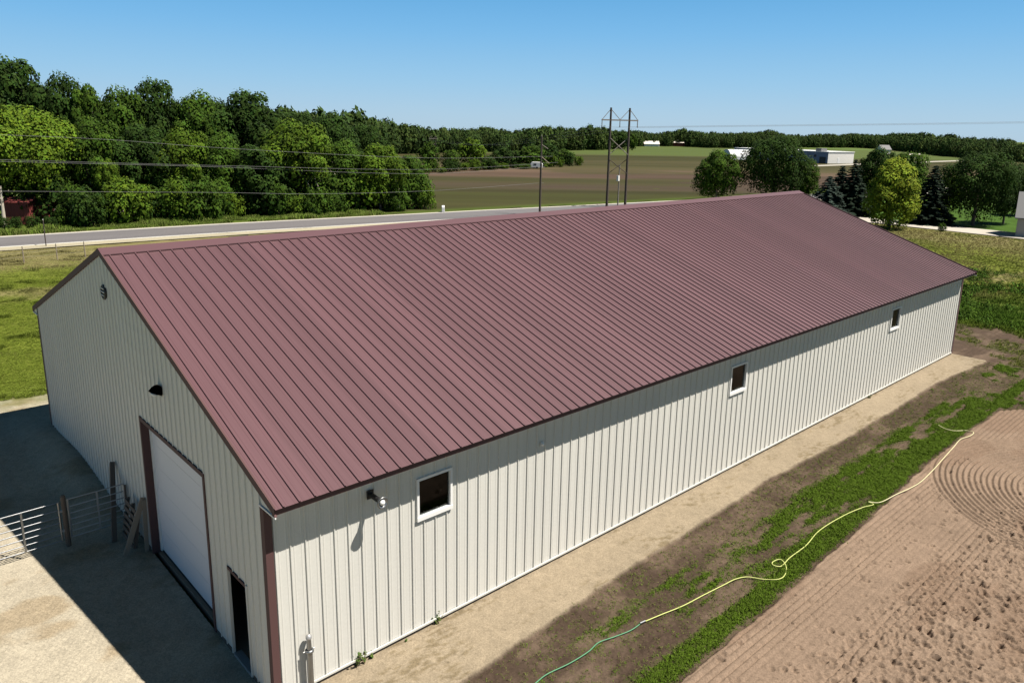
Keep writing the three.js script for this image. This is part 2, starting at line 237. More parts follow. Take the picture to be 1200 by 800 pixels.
struct('crop_field', sheets(steps([[30, 1.2], [140, 1.6], [300, 4], [620, 9]]), steps([[-420, 8], [-200, 3], [-120, 1.5], [-40, 1.2]]), (x, z) => -.06 + .05 * fbm(x * .1, z * .1, 187, 2), fieldC, (x, z) => z < roadZ(x) - 5.2 && x > 62 - .28 * (z + 68) * -1 - 13 && x + z * .2 < 560 && !(x > 101 && z > -62) ? 'crop_field' : null, 3).crop_field, M.far);
struct('pasture', sheets(steps([[100, 3], [300, 5], [760, 12]]), steps([[-300, 8], [-62, 4], [40, 6]]), (x, z) => -.12, (x, z) => { const n = fbm(x * .02, z * .04, 191), m = fbm(x * .1, z * .2, 193, 3); return mix3(mul3([.085, .135, .035], .8 + .4 * m), [.17, .175, .07], smooth(.45, .65, n)); }, (x, z) => x > 140 && z > -62 - (x - 140) * .35 - 4 ? 'pasture' : null, 3).pasture, M.far);

function strip(cx, half0, half1, from, to, step, alongX, y, cf) { // a ribbon laid along a curve
  const n = Math.round((to - from) / step), P = [], C = [], U = [], I = [], K = 9;
  for (let i = 0; i <= n; i++) { const s = from + (to - from) * i / n, c = cx(s); for (let k = 0; k < K; k++) { const o = lerp(half0, half1, k / (K - 1)); const x = alongX ? s : c + o, z = alongX ? c + o : s; P.push(x, y + (k === 0 || k === K - 1 ? -.05 : 0), z); C.push(...cf(x, z, k / (K - 1))); U.push(x / 4, z / 4); } }
  for (let i = 0; i < n; i++) for (let k = 0; k < K - 1; k++) { const a = i * K + k, b = a + 1, c = a + K, d = c + 1; if (alongX) I.push(a, b, d, a, d, c); else I.push(a, d, b, a, c, d); }
  const g = new THREE.BufferGeometry(); g.setAttribute('position', new THREE.Float32BufferAttribute(P, 3)); g.setAttribute('color', new THREE.Float32BufferAttribute(C, 3)); g.setAttribute('uv', new THREE.Float32BufferAttribute(U, 2)); g.setIndex(I); g.computeVertexNormals(); return g;
}
const asphalt = (x, z) => mul3([.15, .142, .147], .88 + .24 * fbm(x * .25, z * .9, 201, 3));
struct('road_shoulder', strip(roadZ, -4.9, 5.3, -380, 420, 3, true, .02, (x, z) => mul3([.4, .36, .25], .8 + .4 * fbm(x * .6, z * 2, 203, 3))), M.road);
struct('road', strip(roadZ, -4.0, 3.9, -380, 420, 3, true, .055, asphalt), M.road);
struct('edge_line', strip(roadZ, 3.42, 3.6, -380, 420, 3, true, .062, () => [.6, .59, .55]), M.road);
struct('edge_line', strip(roadZ, -3.7, -3.52, -380, 420, 3, true, .062, () => [.6, .59, .55]), M.road);
struct('gravel_drive', strip(driveX, -2.6, 3.2, -60, 45, 2, false, .03, (x, z) => mul3([.5, .46, .4], .85 + .3 * fbm(x * .5, z * .5, 205, 3))), M.road);
{ const w = x => -120 + (x - 250) * .02; struct('service_road', strip(w, -3, 3, 250, 420, 6, true, .03, (x, z) => mul3([.42, .39, .33], .85 + .3 * fbm(x * .2, z * .2, 207, 3))), M.road); }

// ============================================================ the barn
const EAVE_Y = 4.35, OVER = .55, RIDGE_Y = 7.665, RIDGE_Z = -BW / 2, SLOPE = (RIDGE_Y - EAVE_Y) / (OVER - RIDGE_Z), SOFFIT = 4.22, RIB = .3048, SHEET = RIB * 3;
const barn = thing('pole_barn', 'long metal pole barn with burgundy ribbed roof and cream ribbed walls', 'barn');
function ribProfile(w, hi, run, top, minor) { // points (across, proud) of one sheet
  const p = [[0, 0]]; const n = Math.round(w / RIB);
  for (let k = 0; k < n; k++) { const c = (k + .5) * w / n, h = w / n / 2;
    if (minor) p.push([c - h * .62, 0], [c - h * .56, minor], [c - h * .44, minor], [c - h * .38, 0]);
    p.push([c - top / 2 - run, 0], [c - top / 2, hi], [c + top / 2, hi], [c + top / 2 + run, 0]);
    if (minor) p.push([c + h * .38, 0], [c + h * .44, minor], [c + h * .56, minor], [c + h * .62, 0]); }
  p.push([w, 0]); return p;
}
function sheetGeo(s0, prof, place, spans) {
  const t = new Tris(); const cuts = new Set(), all = [...prof];
  for (let i = 0; i < all.length - 1; i++) { const [a, da] = all[i], [b, db] = all[i + 1]; if (b - a < 1e-6) continue;
    const xs = [a, b]; for (const c of spans.cuts) if (c > s0 + a + 1e-4 && c < s0 + b - 1e-4) xs.push(c - s0); xs.sort((p, q) => p - q);
    for (let k = 0; k < xs.length - 1; k++) { const u = xs[k], v = xs[k + 1], du = lerp(da, db, (u - a) / (b - a)), dv = lerp(da, db, (v - a) / (b - a));
      for (const [lo, hi] of spans.at(s0 + (u + v) / 2)) { const P = [place(s0 + u, lo(s0 + u), du), place(s0 + v, lo(s0 + v), dv), place(s0 + v, hi(s0 + v), dv), place(s0 + u, hi(s0 + u), du)]; t.quad(...P, null, [[s0 + u, lo(s0 + u)], [s0 + v, lo(s0 + v)], [s0 + v, hi(s0 + v)], [s0 + u, hi(s0 + u)]]); } } }
  return t.geo();
}
function spansOf(lo, top, holes) { return { cuts: [...holes.flatMap(h => [h[0], h[1]]), ...(top.breaks ?? [])], at: s => { let r = [[() => lo, top]]; for (const [a, b, y0, y1] of holes) if (s > a && s < b) { r = []; if (y0 > lo) r.push([() => lo, () => y0]); r.push([() => y1, top]); } return r; } }; }
const wallProf = ribProfile(SHEET, .026, .009, .02, .004);
function wall(s1, place, spans, alt) { let k = 0; for (let s = 0; s < s1 - .01; s += SHEET, k++) { const w = Math.min(SHEET, s1 - s); const prof = w < SHEET - .01 ? [...wallProf.filter(p => p[0] < w), [w, 0]] : wallProf; part(barn, 'wall_panel', sheetGeo(s, prof, place, spans), M.wall[Math.floor(hash2(k, alt, 5) * 3)]); } }
const WINDOWS = [[3.32, 4.24], [15.45, 16.4], [28.05, 29.0]], WIN_Y = [2.74, 3.66];
wall(BL, (s, y, d) => [s, y, d], spansOf(.13, () => SOFFIT + .02, WINDOWS.map(([a, b]) => [a, b, ...WIN_Y])), 1);
wall(BL, (s, y, d) => [BL - s, y, -BW - d], spansOf(.1, () => SOFFIT + .02, []), 2);
const gableTop = s => EAVE_Y - .004 + SLOPE * (OVER + Math.min(s, BW - s)); gableTop.breaks = [BW / 2];
const BIG = [2.93, 7.06, 3.72], WALK = [1.03, 1.97, 2.05];
wall(BW, (s, y, d) => [-d, y, -s], spansOf(.06, gableTop, [[BIG[0], BIG[1], .06, BIG[2]], [WALK[0], WALK[1], .06, WALK[2]]]), 3);
wall(BW, (s, y, d) => [BL + d, y, -BW + s], spansOf(.06, gableTop, []), 4);
// roof sheets, rib by rib
const roofProf = ribProfile(SHEET, .03, .004, .026, .003);
const roofLen = Math.hypot(OVER - RIDGE_Z, RIDGE_Y - EAVE_Y), nS = [Math.sin(Math.atan(SLOPE)), Math.cos(Math.atan(SLOPE))];
for (const side of [1, -1]) for (let k = 0, s = -.03; s < BL + .02; s += SHEET, k++) {
  const w = Math.min(SHEET, BL + .03 - s), prof = w < SHEET - .01 ? [...roofProf.filter(p => p[0] < w), [w, 0]] : roofProf;
  part(barn, 'roof_panel', sheetGeo(s, prof, (a, t, d) => { const z = OVER - t * (OVER - RIDGE_Z) + nS[0] * d, y = EAVE_Y + t * (RIDGE_Y - EAVE_Y) + nS[1] * d; return [a, y, side > 0 ? z : -BW - z]; }, { cuts: [], at: () => [[() => 0, () => 1]] }), M.roof[Math.floor(hash2(k, side + 3, 9) * 4)]);
}
{ // ridge cap: two bent legs over the ribs, with a turned-down hem
  const t = new Tris(), e = .34, lift = .045, x0 = -.06, x1 = BL + .06, y0 = RIDGE_Y + lift + .012;
  for (const s of [1, -1]) { const za = RIDGE_Z, zb = RIDGE_Z + s * e, yb = RIDGE_Y + lift - SLOPE * e; t.quad([x0, y0, za], [x0, yb, zb], [x1, yb, zb], [x1, y0, za]); t.quad([x0, yb, zb], [x0, yb - .022, zb], [x1, yb - .022, zb], [x1, yb, zb]); }
  part(barn, 'ridge_cap', t.geo(), M.roof[2]);
  for (const side of [1, -1]) for (const [xe, out] of [[-.06, -1], [BL + .06, 1]]) { // rake trims
    const q = new Tris(), P = (t2, dy, x) => { const z = lerp(OVER + .012, RIDGE_Z, t2), y = lerp(EAVE_Y - .004, RIDGE_Y, t2) + dy; return [x, y, side > 0 ? z : -BW - z]; };
    const xi = xe - out * .035;
    q.quad(P(0, .045, xe), P(1, .045, xe), P(1, .045, xi), P(0, .045, xi)); q.quad(P(0, .045, xe), P(0, -.12, xe), P(1, -.12, xe), P(1, .045, xe)); q.quad(P(0, -.12, xe), P(0, -.12, xe - out * .055), P(1, -.12, xe - out * .055), P(1, -.12, xe));
    part(barn, 'rake_trim', q.geo(), M.trim); }
  for (const z of [OVER - .065, -BW - OVER + .065]) { const s = z > 0 ? 1 : -1; part(barn, 'fascia', boxGeo(-.055, SOFFIT - .005, Math.min(z - s * .03, z + s * .004), BL + .055, EAVE_Y - .004, Math.max(z - s * .03, z + s * .004)), M.trim); part(barn, 'soffit', boxGeo(-.03, SOFFIT, Math.min(s > 0 ? -.03 : -BW + .03, z - s * .034), BL + .03, SOFFIT + .012, Math.max(s > 0 ? -.03 : -BW + .03, z - s * .034)), M.wall[0]); }
  for (const [xe, out] of [[0, -1], [BL, 1]]) for (const s of [1, -1]) { // boxed ends of the eaves
    const g = new Tris(), Z = z => s > 0 ? z : -BW - z, x = xe + out * .03; const a = [x, SOFFIT - .01, Z(-.02)], b = [x, SOFFIT - .01, Z(OVER - .065)], c = [x, EAVE_Y - .01, Z(OVER - .065)], d = [x, EAVE_Y - .03 + SLOPE * (OVER + .02), Z(-.02)];
    g.quad(a, b, c, d); part(barn, 'eave_return', g.geo(), M.wall[0]);
    part(barn, 'return_trim', boxGeo(Math.min(x, x + out * .025), SOFFIT - .035, Math.min(Z(-.1), Z(OVER + .012)), Math.max(x, x + out * .025), SOFFIT - .008, Math.max(Z(-.1), Z(OVER + .012))), M.white); }
  for (const [x, ox] of [[0, -1], [BL, 1]]) for (const [z, oz] of [[0, 1], [-BW, -1]]) { // corner trims, angle shaped
    const g = new Tris(), a = .034, w = .115, y0 = .06, y1 = SOFFIT - .01; g.box(Math.min(x + ox * a, x - ox * w), y0, Math.min(z + oz * .027, z + oz * a), Math.max(x + ox * a, x - ox * w), y1, Math.max(z + oz * .027, z + oz * a)); g.box(Math.min(x + ox * .027, x + ox * a - ox * .0005), y0, Math.min(z - oz * w, z + oz * .0265), Math.max(x + ox * .027, x + ox * a - ox * .0005), y1 - .003, Math.max(z - oz * w, z + oz * .0265)); part(barn, 'corner_trim', g.geo(), M.trim); }
  part(barn, 'base_trim', boxGeo(.12, .095, .012, BL - .12, .138, .045), M.wall[0]); part(barn, 'skirt_board', boxGeo(.01, -.2, -.03, BL - .01, .13, .006), M.skirt);
  for (const [za, zb] of [[-WALK[0] + .05, -.01], [-BIG[0] + .05, -WALK[1] - .05], [-BW + .01, -BIG[1] - .05]]) part(barn, 'skirt_board', boxGeo(-.012, -.2, za, .02, .075, zb), M.skirt);
  part(barn, 'floor', boxGeo(.1, -.15, -BW + .1, BL - .1, .0, -.1), M.inside);
  part(barn, 'skirt_board', boxGeo(BL - .03, -.3, -BW, BL + .01, .1, -.01), M.skirt); part(barn, 'skirt_board', boxGeo(0, -.3, -BW - .01, BL, .1, -BW + .03), M.skirt);
}
for (const [a, b] of WINDOWS) { // sliding windows in white frames
  const w = new THREE.Group(); w.name = 'window'; w.position.set((a + b) / 2, WIN_Y[0], 0); barn.add(w); const hw = (b - a) / 2, h = WIN_Y[1] - WIN_Y[0], f = .045;
  part(w, 'frame', boxGeo(-hw - .012, -.03, -.05, -hw + f, h + .012, .05), M.white); part(w, 'frame', boxGeo(hw - f, -.03, -.05, hw + .012, h + .012, .05), M.white);
  part(w, 'frame', boxGeo(-hw + f, h - f, -.05, hw - f, h + .012, .048), M.white); part(w, 'sill', boxGeo(-hw - .016, -.045, -.05, hw + .016, f, .06), M.white);
  part(w, 'pane', boxGeo(-hw + f, f, -.02, hw - f, h - f, -.016), M.pane);
}
{ // the tall overhead door, set back in a dark lined opening
  const [a, b, h] = BIG, d = .19; const g = new THREE.Group(); g.name = 'overhead_door'; g.position.set(0, 0, -(a + b) / 2); barn.add(g); const hw = (b - a) / 2;
  part(g, 'jamb', boxGeo(-.035, .0, -hw - .05, d + .06, h + .05, -hw + .04), M.trim); part(g, 'jamb', boxGeo(-.035, .0, hw - .04, d + .06, h + .05, hw + .05), M.trim); part(g, 'header', boxGeo(-.037, h - .05, -hw + .04, d + .06, h + .052, hw - .04), M.trim);
  part(g, 'door_stop', boxGeo(d - .04, .05, -hw + .04, d, h - .05, -hw + .12), M.white); part(g, 'door_stop', boxGeo(d - .04, .05, hw - .12, d, h - .05, hw - .04), M.white); part(g, 'door_stop', boxGeo(d - .038, h - .13, -hw + .12, d, h - .05, hw - .12), M.white);
  const n = 6, ph = (h - .13) / n; for (let k = 0; k < n; k++) part(g, 'door_panel', boxGeo(d, .08 + k * ph + .003, -hw + .04, d + .045, .08 + (k + 1) * ph - .003, hw - .04), M.door);
  part(g, 'bottom_seal', boxGeo(d + .004, -.05, -hw + .04, d + .04, .078, hw - .04), M.black);
}
{ // walk door
  const [a, b, h] = WALK; const g = new THREE.Group(); g.name = 'walk_door'; g.position.set(0, 0, -(a + b) / 2); barn.add(g); const hw = (b - a) / 2;
  part(g, 'jamb', boxGeo(-.03, .02, -hw - .03, .03, h + .03, -hw + .015), M.wall[1]); part(g, 'jamb', boxGeo(-.03, .02, hw - .03, .14, h + .03, hw + .03), M.wall[1]); part(g, 'header', boxGeo(-.032, h - .03, -hw + .03, .14, h + .032, hw - .03), M.trim);
  part(g, 'leaf', boxGeo(.16, .04, hw - .075, .16 + 2 * hw - .06, h - .03, hw - .035), M.white); part(g, 'threshold', boxGeo(-.02, -.05, -hw + .03, .14, .04, hw - .03), M.steel);
  part(g, 'knob', new THREE.SphereGeometry(.035, 12, 8).translate(.16 + 2 * hw - .14, 1.0, hw - .11), M.steel);
}

// ============================================================ fittings on and by the barn
{ const t = thing('flood_light', 'black arm floodlight with silver lens ring under the eave', 'light', [2.17, 3.72, .03]);
  part(t, 'mount', boxGeo(-.07, -.09, 0, .07, .09, .03), M.black); part(t, 'arm', rod([0, 0, .03], [.02, -.02, .33], .052, .058, 14), M.black);
  part(t, 'reflector', new THREE.LatheGeometry([[.05, 0], [.075, .03], [.115, .1], [.122, .13], [.1, .135], [.07, .1]].map(p => new THREE.Vector2(...p)), 28).rotateX(Math.PI / 2).translate(.02, -.02, .32), M.galv);
  part(t, 'lens', new THREE.SphereGeometry(.06, 16, 10).translate(.02, -.02, .42), M.lens); }
{ const t = thing('wall_light', 'black hooded wall light above the white overhead door', 'light', [-.03, 4.86, -5.2]); t.scale.setScalar(.6);
  const pr = [[0, 0], [0, .34], [.06, .37], [.16, .36], [.27, .3], [.37, .2]], s = new THREE.Shape(pr.map(p => new THREE.Vector2(...p)));
  part(t, 'hood', new THREE.ExtrudeGeometry(s, { depth: .3, bevelEnabled: true, bevelSize: .012, bevelThickness: .012, bevelSegments: 2 }).translate(0, 0, -.15).applyMatrix4(new THREE.Matrix4().makeScale(-1, 1, 1)).translate(0, 0, 0), M.black);
  const a = Math.atan2(.2, .37); part(t, 'diffuser', new THREE.SphereGeometry(.13, 16, 10).scale(1, .55, .8).rotateZ(-a).translate(-.235, .06, 0), M.lens); }
{ const t = thing('gable_vent', 'small round black louvred vent high in the gable', 'vent', [-.03, 6.57, -9.12]);
  part(t, 'ring', new THREE.TorusGeometry(.17, .035, 8, 28).rotateY(Math.PI / 2), M.black); part(t, 'backing', new THREE.CylinderGeometry(.16, .16, .02, 28).rotateZ(Math.PI / 2).translate(.01, 0, 0), M.black);
  for (const y of [-.09, 0, .09]) part(t, 'slat', new THREE.BoxGeometry(.012, .05, .28 * Math.sqrt(1 - (y / .2) ** 2)).rotateZ(.6).translate(-.02, y, 0), M.white); }
{ const t = thing('vent_pipe', 'grey galvanised standpipe with clamp against the cream wall', 'pipe', [.67, 0, .13]);
  part(t, 'pipe', new THREE.CylinderGeometry(.062, .062, .98, 20).translate(0, .45, 0), M.galv); part(t, 'collar', new THREE.LatheGeometry([[.062, 0], [.085, .01], [.085, .05], [.06, .06]].map(p => new THREE.Vector2(...p)), 20).translate(0, .92, 0), M.galv);
  part(t, 'riser', new THREE.CylinderGeometry(.042, .05, .26, 16).translate(0, 1.1, 0), M.galv); part(t, 'cap', new THREE.LatheGeometry([[.05, 0], [.06, .02], [.055, .07], [.02, .1], [0, .1]].map(p => new THREE.Vector2(...p)), 18).translate(0, 1.21, 0), M.steel);
  for (const s of [-1, 1]) part(t, 'bolt', rod([s * .08, .95, -.02], [s * .12, .95, -.02], .014, .014, 8), M.steel); part(t, 'bracket', boxGeo(-.02, 1.08, -.13, .02, 1.12, -.04), M.steel); }
{ const t = thing('eave_sensor', 'small white sensor fixed to the shaded wall below the eave', 'sensor', [7.01, 3.44, .02]); part(t, 'plate', boxGeo(-.045, -.05, 0, .045, .05, .03), M.white); part(t, 'dome', new THREE.SphereGeometry(.042, 14, 8).translate(0, -.01, .045), M.lens); }

// pipe gate, its post and the panel that closes the gap to the barn
function pipeGate(t, x0, x1, rails, braces, mat) { for (const y of rails) part(t, 'rail', rod([x0, y, 0], [x1, y, 0], .017, .017, 8), mat); for (const x of [x0, x1]) part(t, 'stile', rod([x, rails[0], 0], [x, rails[rails.length - 1], 0], .024, .024, 8), mat); for (const x of braces) part(t, 'brace', boxGeo(x - .022, rails[0], .022, x + .022, rails[rails.length - 1], .03), mat); }
const RAILS = [.2, .37, .54, .71, .88, 1.07, 1.28];
{ const t = thing('pipe_gate', 'silver seven rail pipe gate half in the sun beside the barn', 'gate', [-1.66, -.02, -8.9]); pipeGate(t, -3.5, -.02, RAILS, [-.85, -1.75, -2.65], M.galv); for (const y of [.45, 1.0]) part(t, 'hinge', boxGeo(-.04, y, -.03, .07, y + .05, .03), M.steel); }
{ const t = thing('fence_panel', 'dark pipe fence panel between gate post and barn wall', 'fence', [-1.45, -.02, -8.95]); pipeGate(t, 0, 1.35, RAILS, [.68], M.steel); }
{ const t = thing('gate_post', 'dark round timber post between the pipe gate and fence panel', 'post', [-1.56, -.1, -8.9]); part(t, 'shaft', new THREE.CylinderGeometry(.058, .065, 1.45, 14).translate(0, .77, 0), M.wood); part(t, 'chamfer', new THREE.CylinderGeometry(.03, .058, .04, 14).translate(0, 1.515, 0), M.wood); }
function plank(name, label, a, b, w, th, mat) { const A = new THREE.Vector3(...a), d = new THREE.Vector3(...b).sub(A), L = d.length(), g = new THREE.BoxGeometry(w, L, th, 1, 6, 1), p = g.attributes.position; for (let i = 0; i < p.count; i++) { const t = p.getY(i) / L; p.setZ(i, p.getZ(i) + .02 * t * t); } g.computeVertexNormals(); const o = single(name, label, name === 'timber_post' ? 'post' : 'board', g, mat); o.quaternion.setFromUnitVectors(new THREE.Vector3(0, 1, 0), d.clone().normalize()); o.position.copy(A).addScaledVector(d, .5); return o; }
plank('leaning_board', 'grey plank leaning out from the wall beside the overhead door', [-.6, .02, -7.38], [-.07, 1.5, -7.3], .13, .035, M.paleWood);
plank('upright_board', 'narrow board standing upright against the overhead door jamb', [-.12, .02, -7.24], [-.06, 1.45, -7.27], .1, .03, M.paleWood);
plank('timber_post', 'thick dark timber post tilted against the gable near the fence panel', [-.62, .0, -8.3], [-.1, 1.55, -9.9], .12, .1, M.wood);
plank('thin_board', 'thin dark stick propped on the gable beside the pallet boards', [-.2, .02, -8.5], [-.08, 1.25, -8.9], .05, .04, M.wood);
{ const t = thing('pallet', 'weathered wooden pallet standing on edge against the gable', 'pallet', [-.3, .05, -8.35]); t.rotation.z = -.16; for (let k = 0; k < 6; k++) part(t, 'slat', boxGeo(-.11, .05 + k * .18, -.02, -.09, .15 + k * .18, .95), M.wood); for (const z of [.0, .44, .88]) part(t, 'stringer', boxGeo(-.088, .03, z, .0, 1.09, z + .045), M.wood); }
{ const g = new THREE.SphereGeometry(.07, 12, 8); g.scale(1.6, .5, 1); g.translate(-.57, .03, -11.56); single('white_stone', 'small pale stone lying in the shaded yard behind the fence', 'stone', g, M.lens); }

// garden hoses
const hosePts = l => l.map(([u, v]) => { const p = onGround(u, v, 0); return [p.x, yardH(p.x, p.z) + .05, p.z]; });
{ const yel = std([.5, .54, .17], .6), grn = std([.07, .24, .12], .6);
  const t = thing('garden_hose', 'yellow garden hose looped along the edge of the sand', 'hose'); part(t, 'tube', tube(hosePts([[752, 730], [776, 719], [800, 709], [826, 695], [850, 683], [862, 678], [876, 675], [896, 677], [912, 678], [920, 672], [921, 660], [915, 655], [906, 657], [906, 661], [914, 662], [926, 652], [945, 638], [960, 622], [990, 604], [1012, 594], [1024, 590], [1018, 588]]), .0125, 420), yel); part(t, 'coupling', rod(hosePts([[750, 731]])[0], hosePts([[756, 728]])[0], .024, .024, 10), M.galv);
  const s = thing('garden_hose', 'pale yellow hose length reaching along the sand to the far grass', 'hose'); part(s, 'tube', tube(hosePts([[1018, 588], [1030, 588], [1050, 581], [1075, 569], [1092, 553], [1105, 538], [1118, 524], [1126, 516], [1138, 511], [1141, 507], [1134, 504], [1118, 504], [1108, 502], [1100, 498]]), .0125, 260), std([.66, .62, .36], .5));
  const q = thing('garden_hose', 'green garden hose crossing the bare dirt to the yellow hose', 'hose'); part(q, 'tube', tube(hosePts([[600, 822], [628, 799], [640, 789], [668, 776], [690, 763], [702, 751], [720, 745], [740, 737], [752, 730]]), .0125, 200), grn); }

// ============================================================ trees
function leafQuad(t, p, n, s, col, r, soft) { // one leaf spray: a kite folded along its rib
  const a = new THREE.Vector3(r() - .5, r() - .5, r() - .5).cross(n).normalize(), b = n.clone().cross(a), w = s * (.55 + r() * .35), l = s * (.8 + r() * .5), k = s * .18;
  const A = p.clone().addScaledVector(a, -l * .5), C = p.clone().addScaledVector(a, l * .5), B = p.clone().addScaledVector(b, w * .5).addScaledVector(n, -k), D = p.clone().addScaledVector(b, -w * .5).addScaledVector(n, -k);
  t.quad([A.x, A.y, A.z], [D.x, D.y, D.z], [C.x, C.y, C.z], [B.x, B.y, B.z], col);
  if (soft) for (let q = 0; q < 6; q++) t.n.push(soft.x, soft.y, soft.z);
}
function leafColour(r, spread = 1) { const k = 1 + (r() - .5) * .7 * spread, h = (r() - .5) * .3 * spread; return [k * (1 + h), k, k * (1 - h * .6)]; }
// a crown of unit height: lobes of leaf sprays set round limbs; width sets how wide it spreads, low how far down it hangs
function crownGeo(seed, { width = .42, low = .22, lobes = 27, leaves = 14000, leaf = .034, point = 0, ragged = .25 }) {
  const r = rng(seed), t = new Tris(), L = [], cy = (1 + low) / 2, ry = (1 - low) / 2, N = new THREE.Vector3(), P = new THREE.Vector3();
  for (let k = 0; k < lobes; k++) { const y = 1 - 2 * (k + .5) / lobes, a = k * 2.39996 + r() * .7, q = Math.sqrt(1 - y * y), rad = .62 + .28 * r(), taper = 1 - point * Math.max(0, (y + .55) / 1.55), out = 1 + ragged * (r() - .5);
    L.push({ c: new THREE.Vector3(Math.cos(a) * q * width * rad * taper * out, cy + y * ry * (.76 + .16 * r()), Math.sin(a) * q * width * rad * taper * out), r: width * (.29 + .2 * r()) * (1 - .45 * point * Math.max(0, y)) }); }
  for (let k = 0; k < 5; k++) L.push({ c: new THREE.Vector3((r() - .5) * width * .5, cy + (r() - .5) * ry, (r() - .5) * width * .5), r: width * .45 });
  const tot = L.reduce((s, l) => s + l.r * l.r, 0);
  for (const l of L) { const n = Math.round(leaves * l.r * l.r / tot); const tone = .74 + .52 * r();
    for (let k = 0; k < n; k++) { N.set(r() * 2 - 1, r() * 2 - 1, r() * 2 - 1).normalize(); if (N.y < -.35 && r() < .6) N.y *= -1; const d = r() < .8 ? .82 + .26 * r() : .4 + .5 * r(); const bump = 1 + .22 * (noise(N.x * 4 + l.c.x * 30, N.y * 4 + N.z * 3 + l.c.y * 30, seed) - .5);
      P.copy(l.c).addScaledVector(N, l.r * d * bump); let deep = false; for (const m of L) if (m !== l && P.distanceTo(m.c) < m.r * .62) { deep = true; break; } if (deep && r() < .85) continue;
      const nn = N.clone().add(new THREE.Vector3(r() - .5, r() * .6 - .1, r() - .5).multiplyScalar(.75)).normalize(), sf = N.clone().multiplyScalar(.5).add(nn.clone().multiplyScalar(.75)).normalize(); leafQuad(t, P, nn, leaf * (.7 + .7 * r()), mul3(leafColour(r), tone), r, sf); } }
  return t.geo();
}
function trunkGeo(seed, { base = .028, fork = .28, width = .4, limbs = 6 }) {
  const r = rng(seed), g = [rod([0, -.02, 0], [.006, fork, .004], base, base * .72, 9)];
  g.push(rod([.006, fork, .004], [.01, .8, -.008], base * .72, base * .18, 7));
  for (let k = 0; k < limbs; k++) { const a = k * 2.4 + r(), y0 = fork * (.8 + .9 * r()), y1 = y0 + .18 + .25 * r(), d = width * (.45 + .4 * r()); g.push(rod([.006, y0, .004], [Math.cos(a) * d, y1, Math.sin(a) * d], base * .42, base * .1, 6)); }
  return join(g);
}
function spruceGeo(seed, { width = .27, needles = 11000, leaf = .042 }) {
  const r = rng(seed), t = new Tris(), P = new THREE.Vector3();
  for (let y = .06; y < .985;) { const R = width * Math.pow(1 - y, .85) * (.85 + .3 * r()), K = Math.max(4, Math.round(6 + 9 * (1 - y))), off = r() * 6;
    for (let k = 0; k < K; k++) { const a = off + k * 6.283 / K + .25 * r(), len = R * (.75 + .4 * r()), n = Math.max(4, Math.round(needles * len / 26));
      for (let q = 0; q < n; q++) { const s = Math.sqrt(r()), side = (r() - .5) * .24 * len * (1 - s * .5), x = Math.cos(a) * len * s - Math.sin(a) * side, z = Math.sin(a) * len * s + Math.cos(a) * side; P.set(x, y + .02 * (1 - s) - .16 * len * s * s - r() * .012, z); leafQuad(t, P, new THREE.Vector3(Math.cos(a) * .45 + (r() - .5) * .8, 1, Math.sin(a) * .45 + (r() - .5) * .8).normalize(), leaf * (.6 + .6 * r()), leafColour(r, .9), r); } }
    y += .03 + .018 * r(); }
  return t.geo();
}
const GREEN = { dark: [.024, .05, .008], mid: [.043, .084, .009], light: [.068, .118, .01], lime: [.09, .148, .012], spruce: [.019, .033, .02], blue: [.045, .068, .055], maple: [.14, .185, .015], pale: [.085, .12, .045] };
const LEAF = Object.fromEntries(Object.entries(GREEN).map(([k, v]) => [k, leafMat(v)]));
const CROWN = { round: [1, 2, 3].map(s => crownGeo(s * 11, { width: .44, low: .16, ragged: .5 })), tall: [4, 5].map(s => crownGeo(s * 13, { width: .33, low: .12, lobes: 28, ragged: .4 })), maple: [crownGeo(91, { width: .42, low: .04, lobes: 44, leaves: 15000, leaf: .033, point: .72, ragged: .2 })], spread: [crownGeo(97, { width: .5, low: .2, lobes: 38, leaves: 23000, leaf: .0285, ragged: .4 })], shrub: [7, 8, 9].map(s => crownGeo(s * 17, { width: .72, low: -.05, lobes: 16, leaves: 2400, leaf: .09, ragged: .5 })), hedge: [1, 2].map(s => crownGeo(s * 19, { width: .5, low: .05, lobes: 18, leaves: 2600, leaf: .075, ragged: .5 })), spruce: [1, 2].map(s => spruceGeo(s * 31, {})) };
const TRUNK = [trunkGeo(1, {}), trunkGeo(2, { fork: .34, base: .024 }), trunkGeo(3, { fork: .22, base: .034, width: .45, limbs: 8 })], STEM = trunkGeo(4, { base: .03, fork: .1, width: .5, limbs: 7 }), SPIKE = rod([0, -.02, 0], [0, .95, 0], .022, .003, 8);
const WIDTH = { hedge: .64, round: .56, tall: .43, maple: .44, spread: .62, shrub: .85, spruce: .25 };
let treeNo = 0;
function tree(kind, tone, P, height, radius, label, group, name) {
  const k = treeNo++, v = CROWN[kind], sx = radius / WIDTH[kind]; const isShrub = kind === 'shrub';
  const t = thing(name ?? (kind === 'spruce' ? 'spruce_tree' : isShrub ? 'shrub' : kind === 'maple' ? 'maple_tree' : 'broadleaf_tree'), label, isShrub ? 'shrub' : 'tree', [P.x, P.y, P.z], (k * 2.13) % 6.283, group);
  const g = kind === 'spruce' ? SPIKE : isShrub ? STEM : TRUNK[kind === 'spread' ? 2 : k % 2];
  const a = part(t, isShrub ? 'stem' : 'trunk', g, k % 3 ? bark : paleBark), b = part(t, isShrub ? 'foliage' : 'crown', v[k % v.length], LEAF[tone]); for (const m of [a, b]) m.scale.set(sx, height, sx); return t;
}
function pixTree(kind, tone, u, vb, vt, hw, label, group) { const P = onGround(u, vb, -.1), h = heightOver(P, u, vt) * .97, rad = hw * P.clone().sub(EYE).dot(FWD) / LENS; return tree(kind, tone, P, h, rad, label, group); }

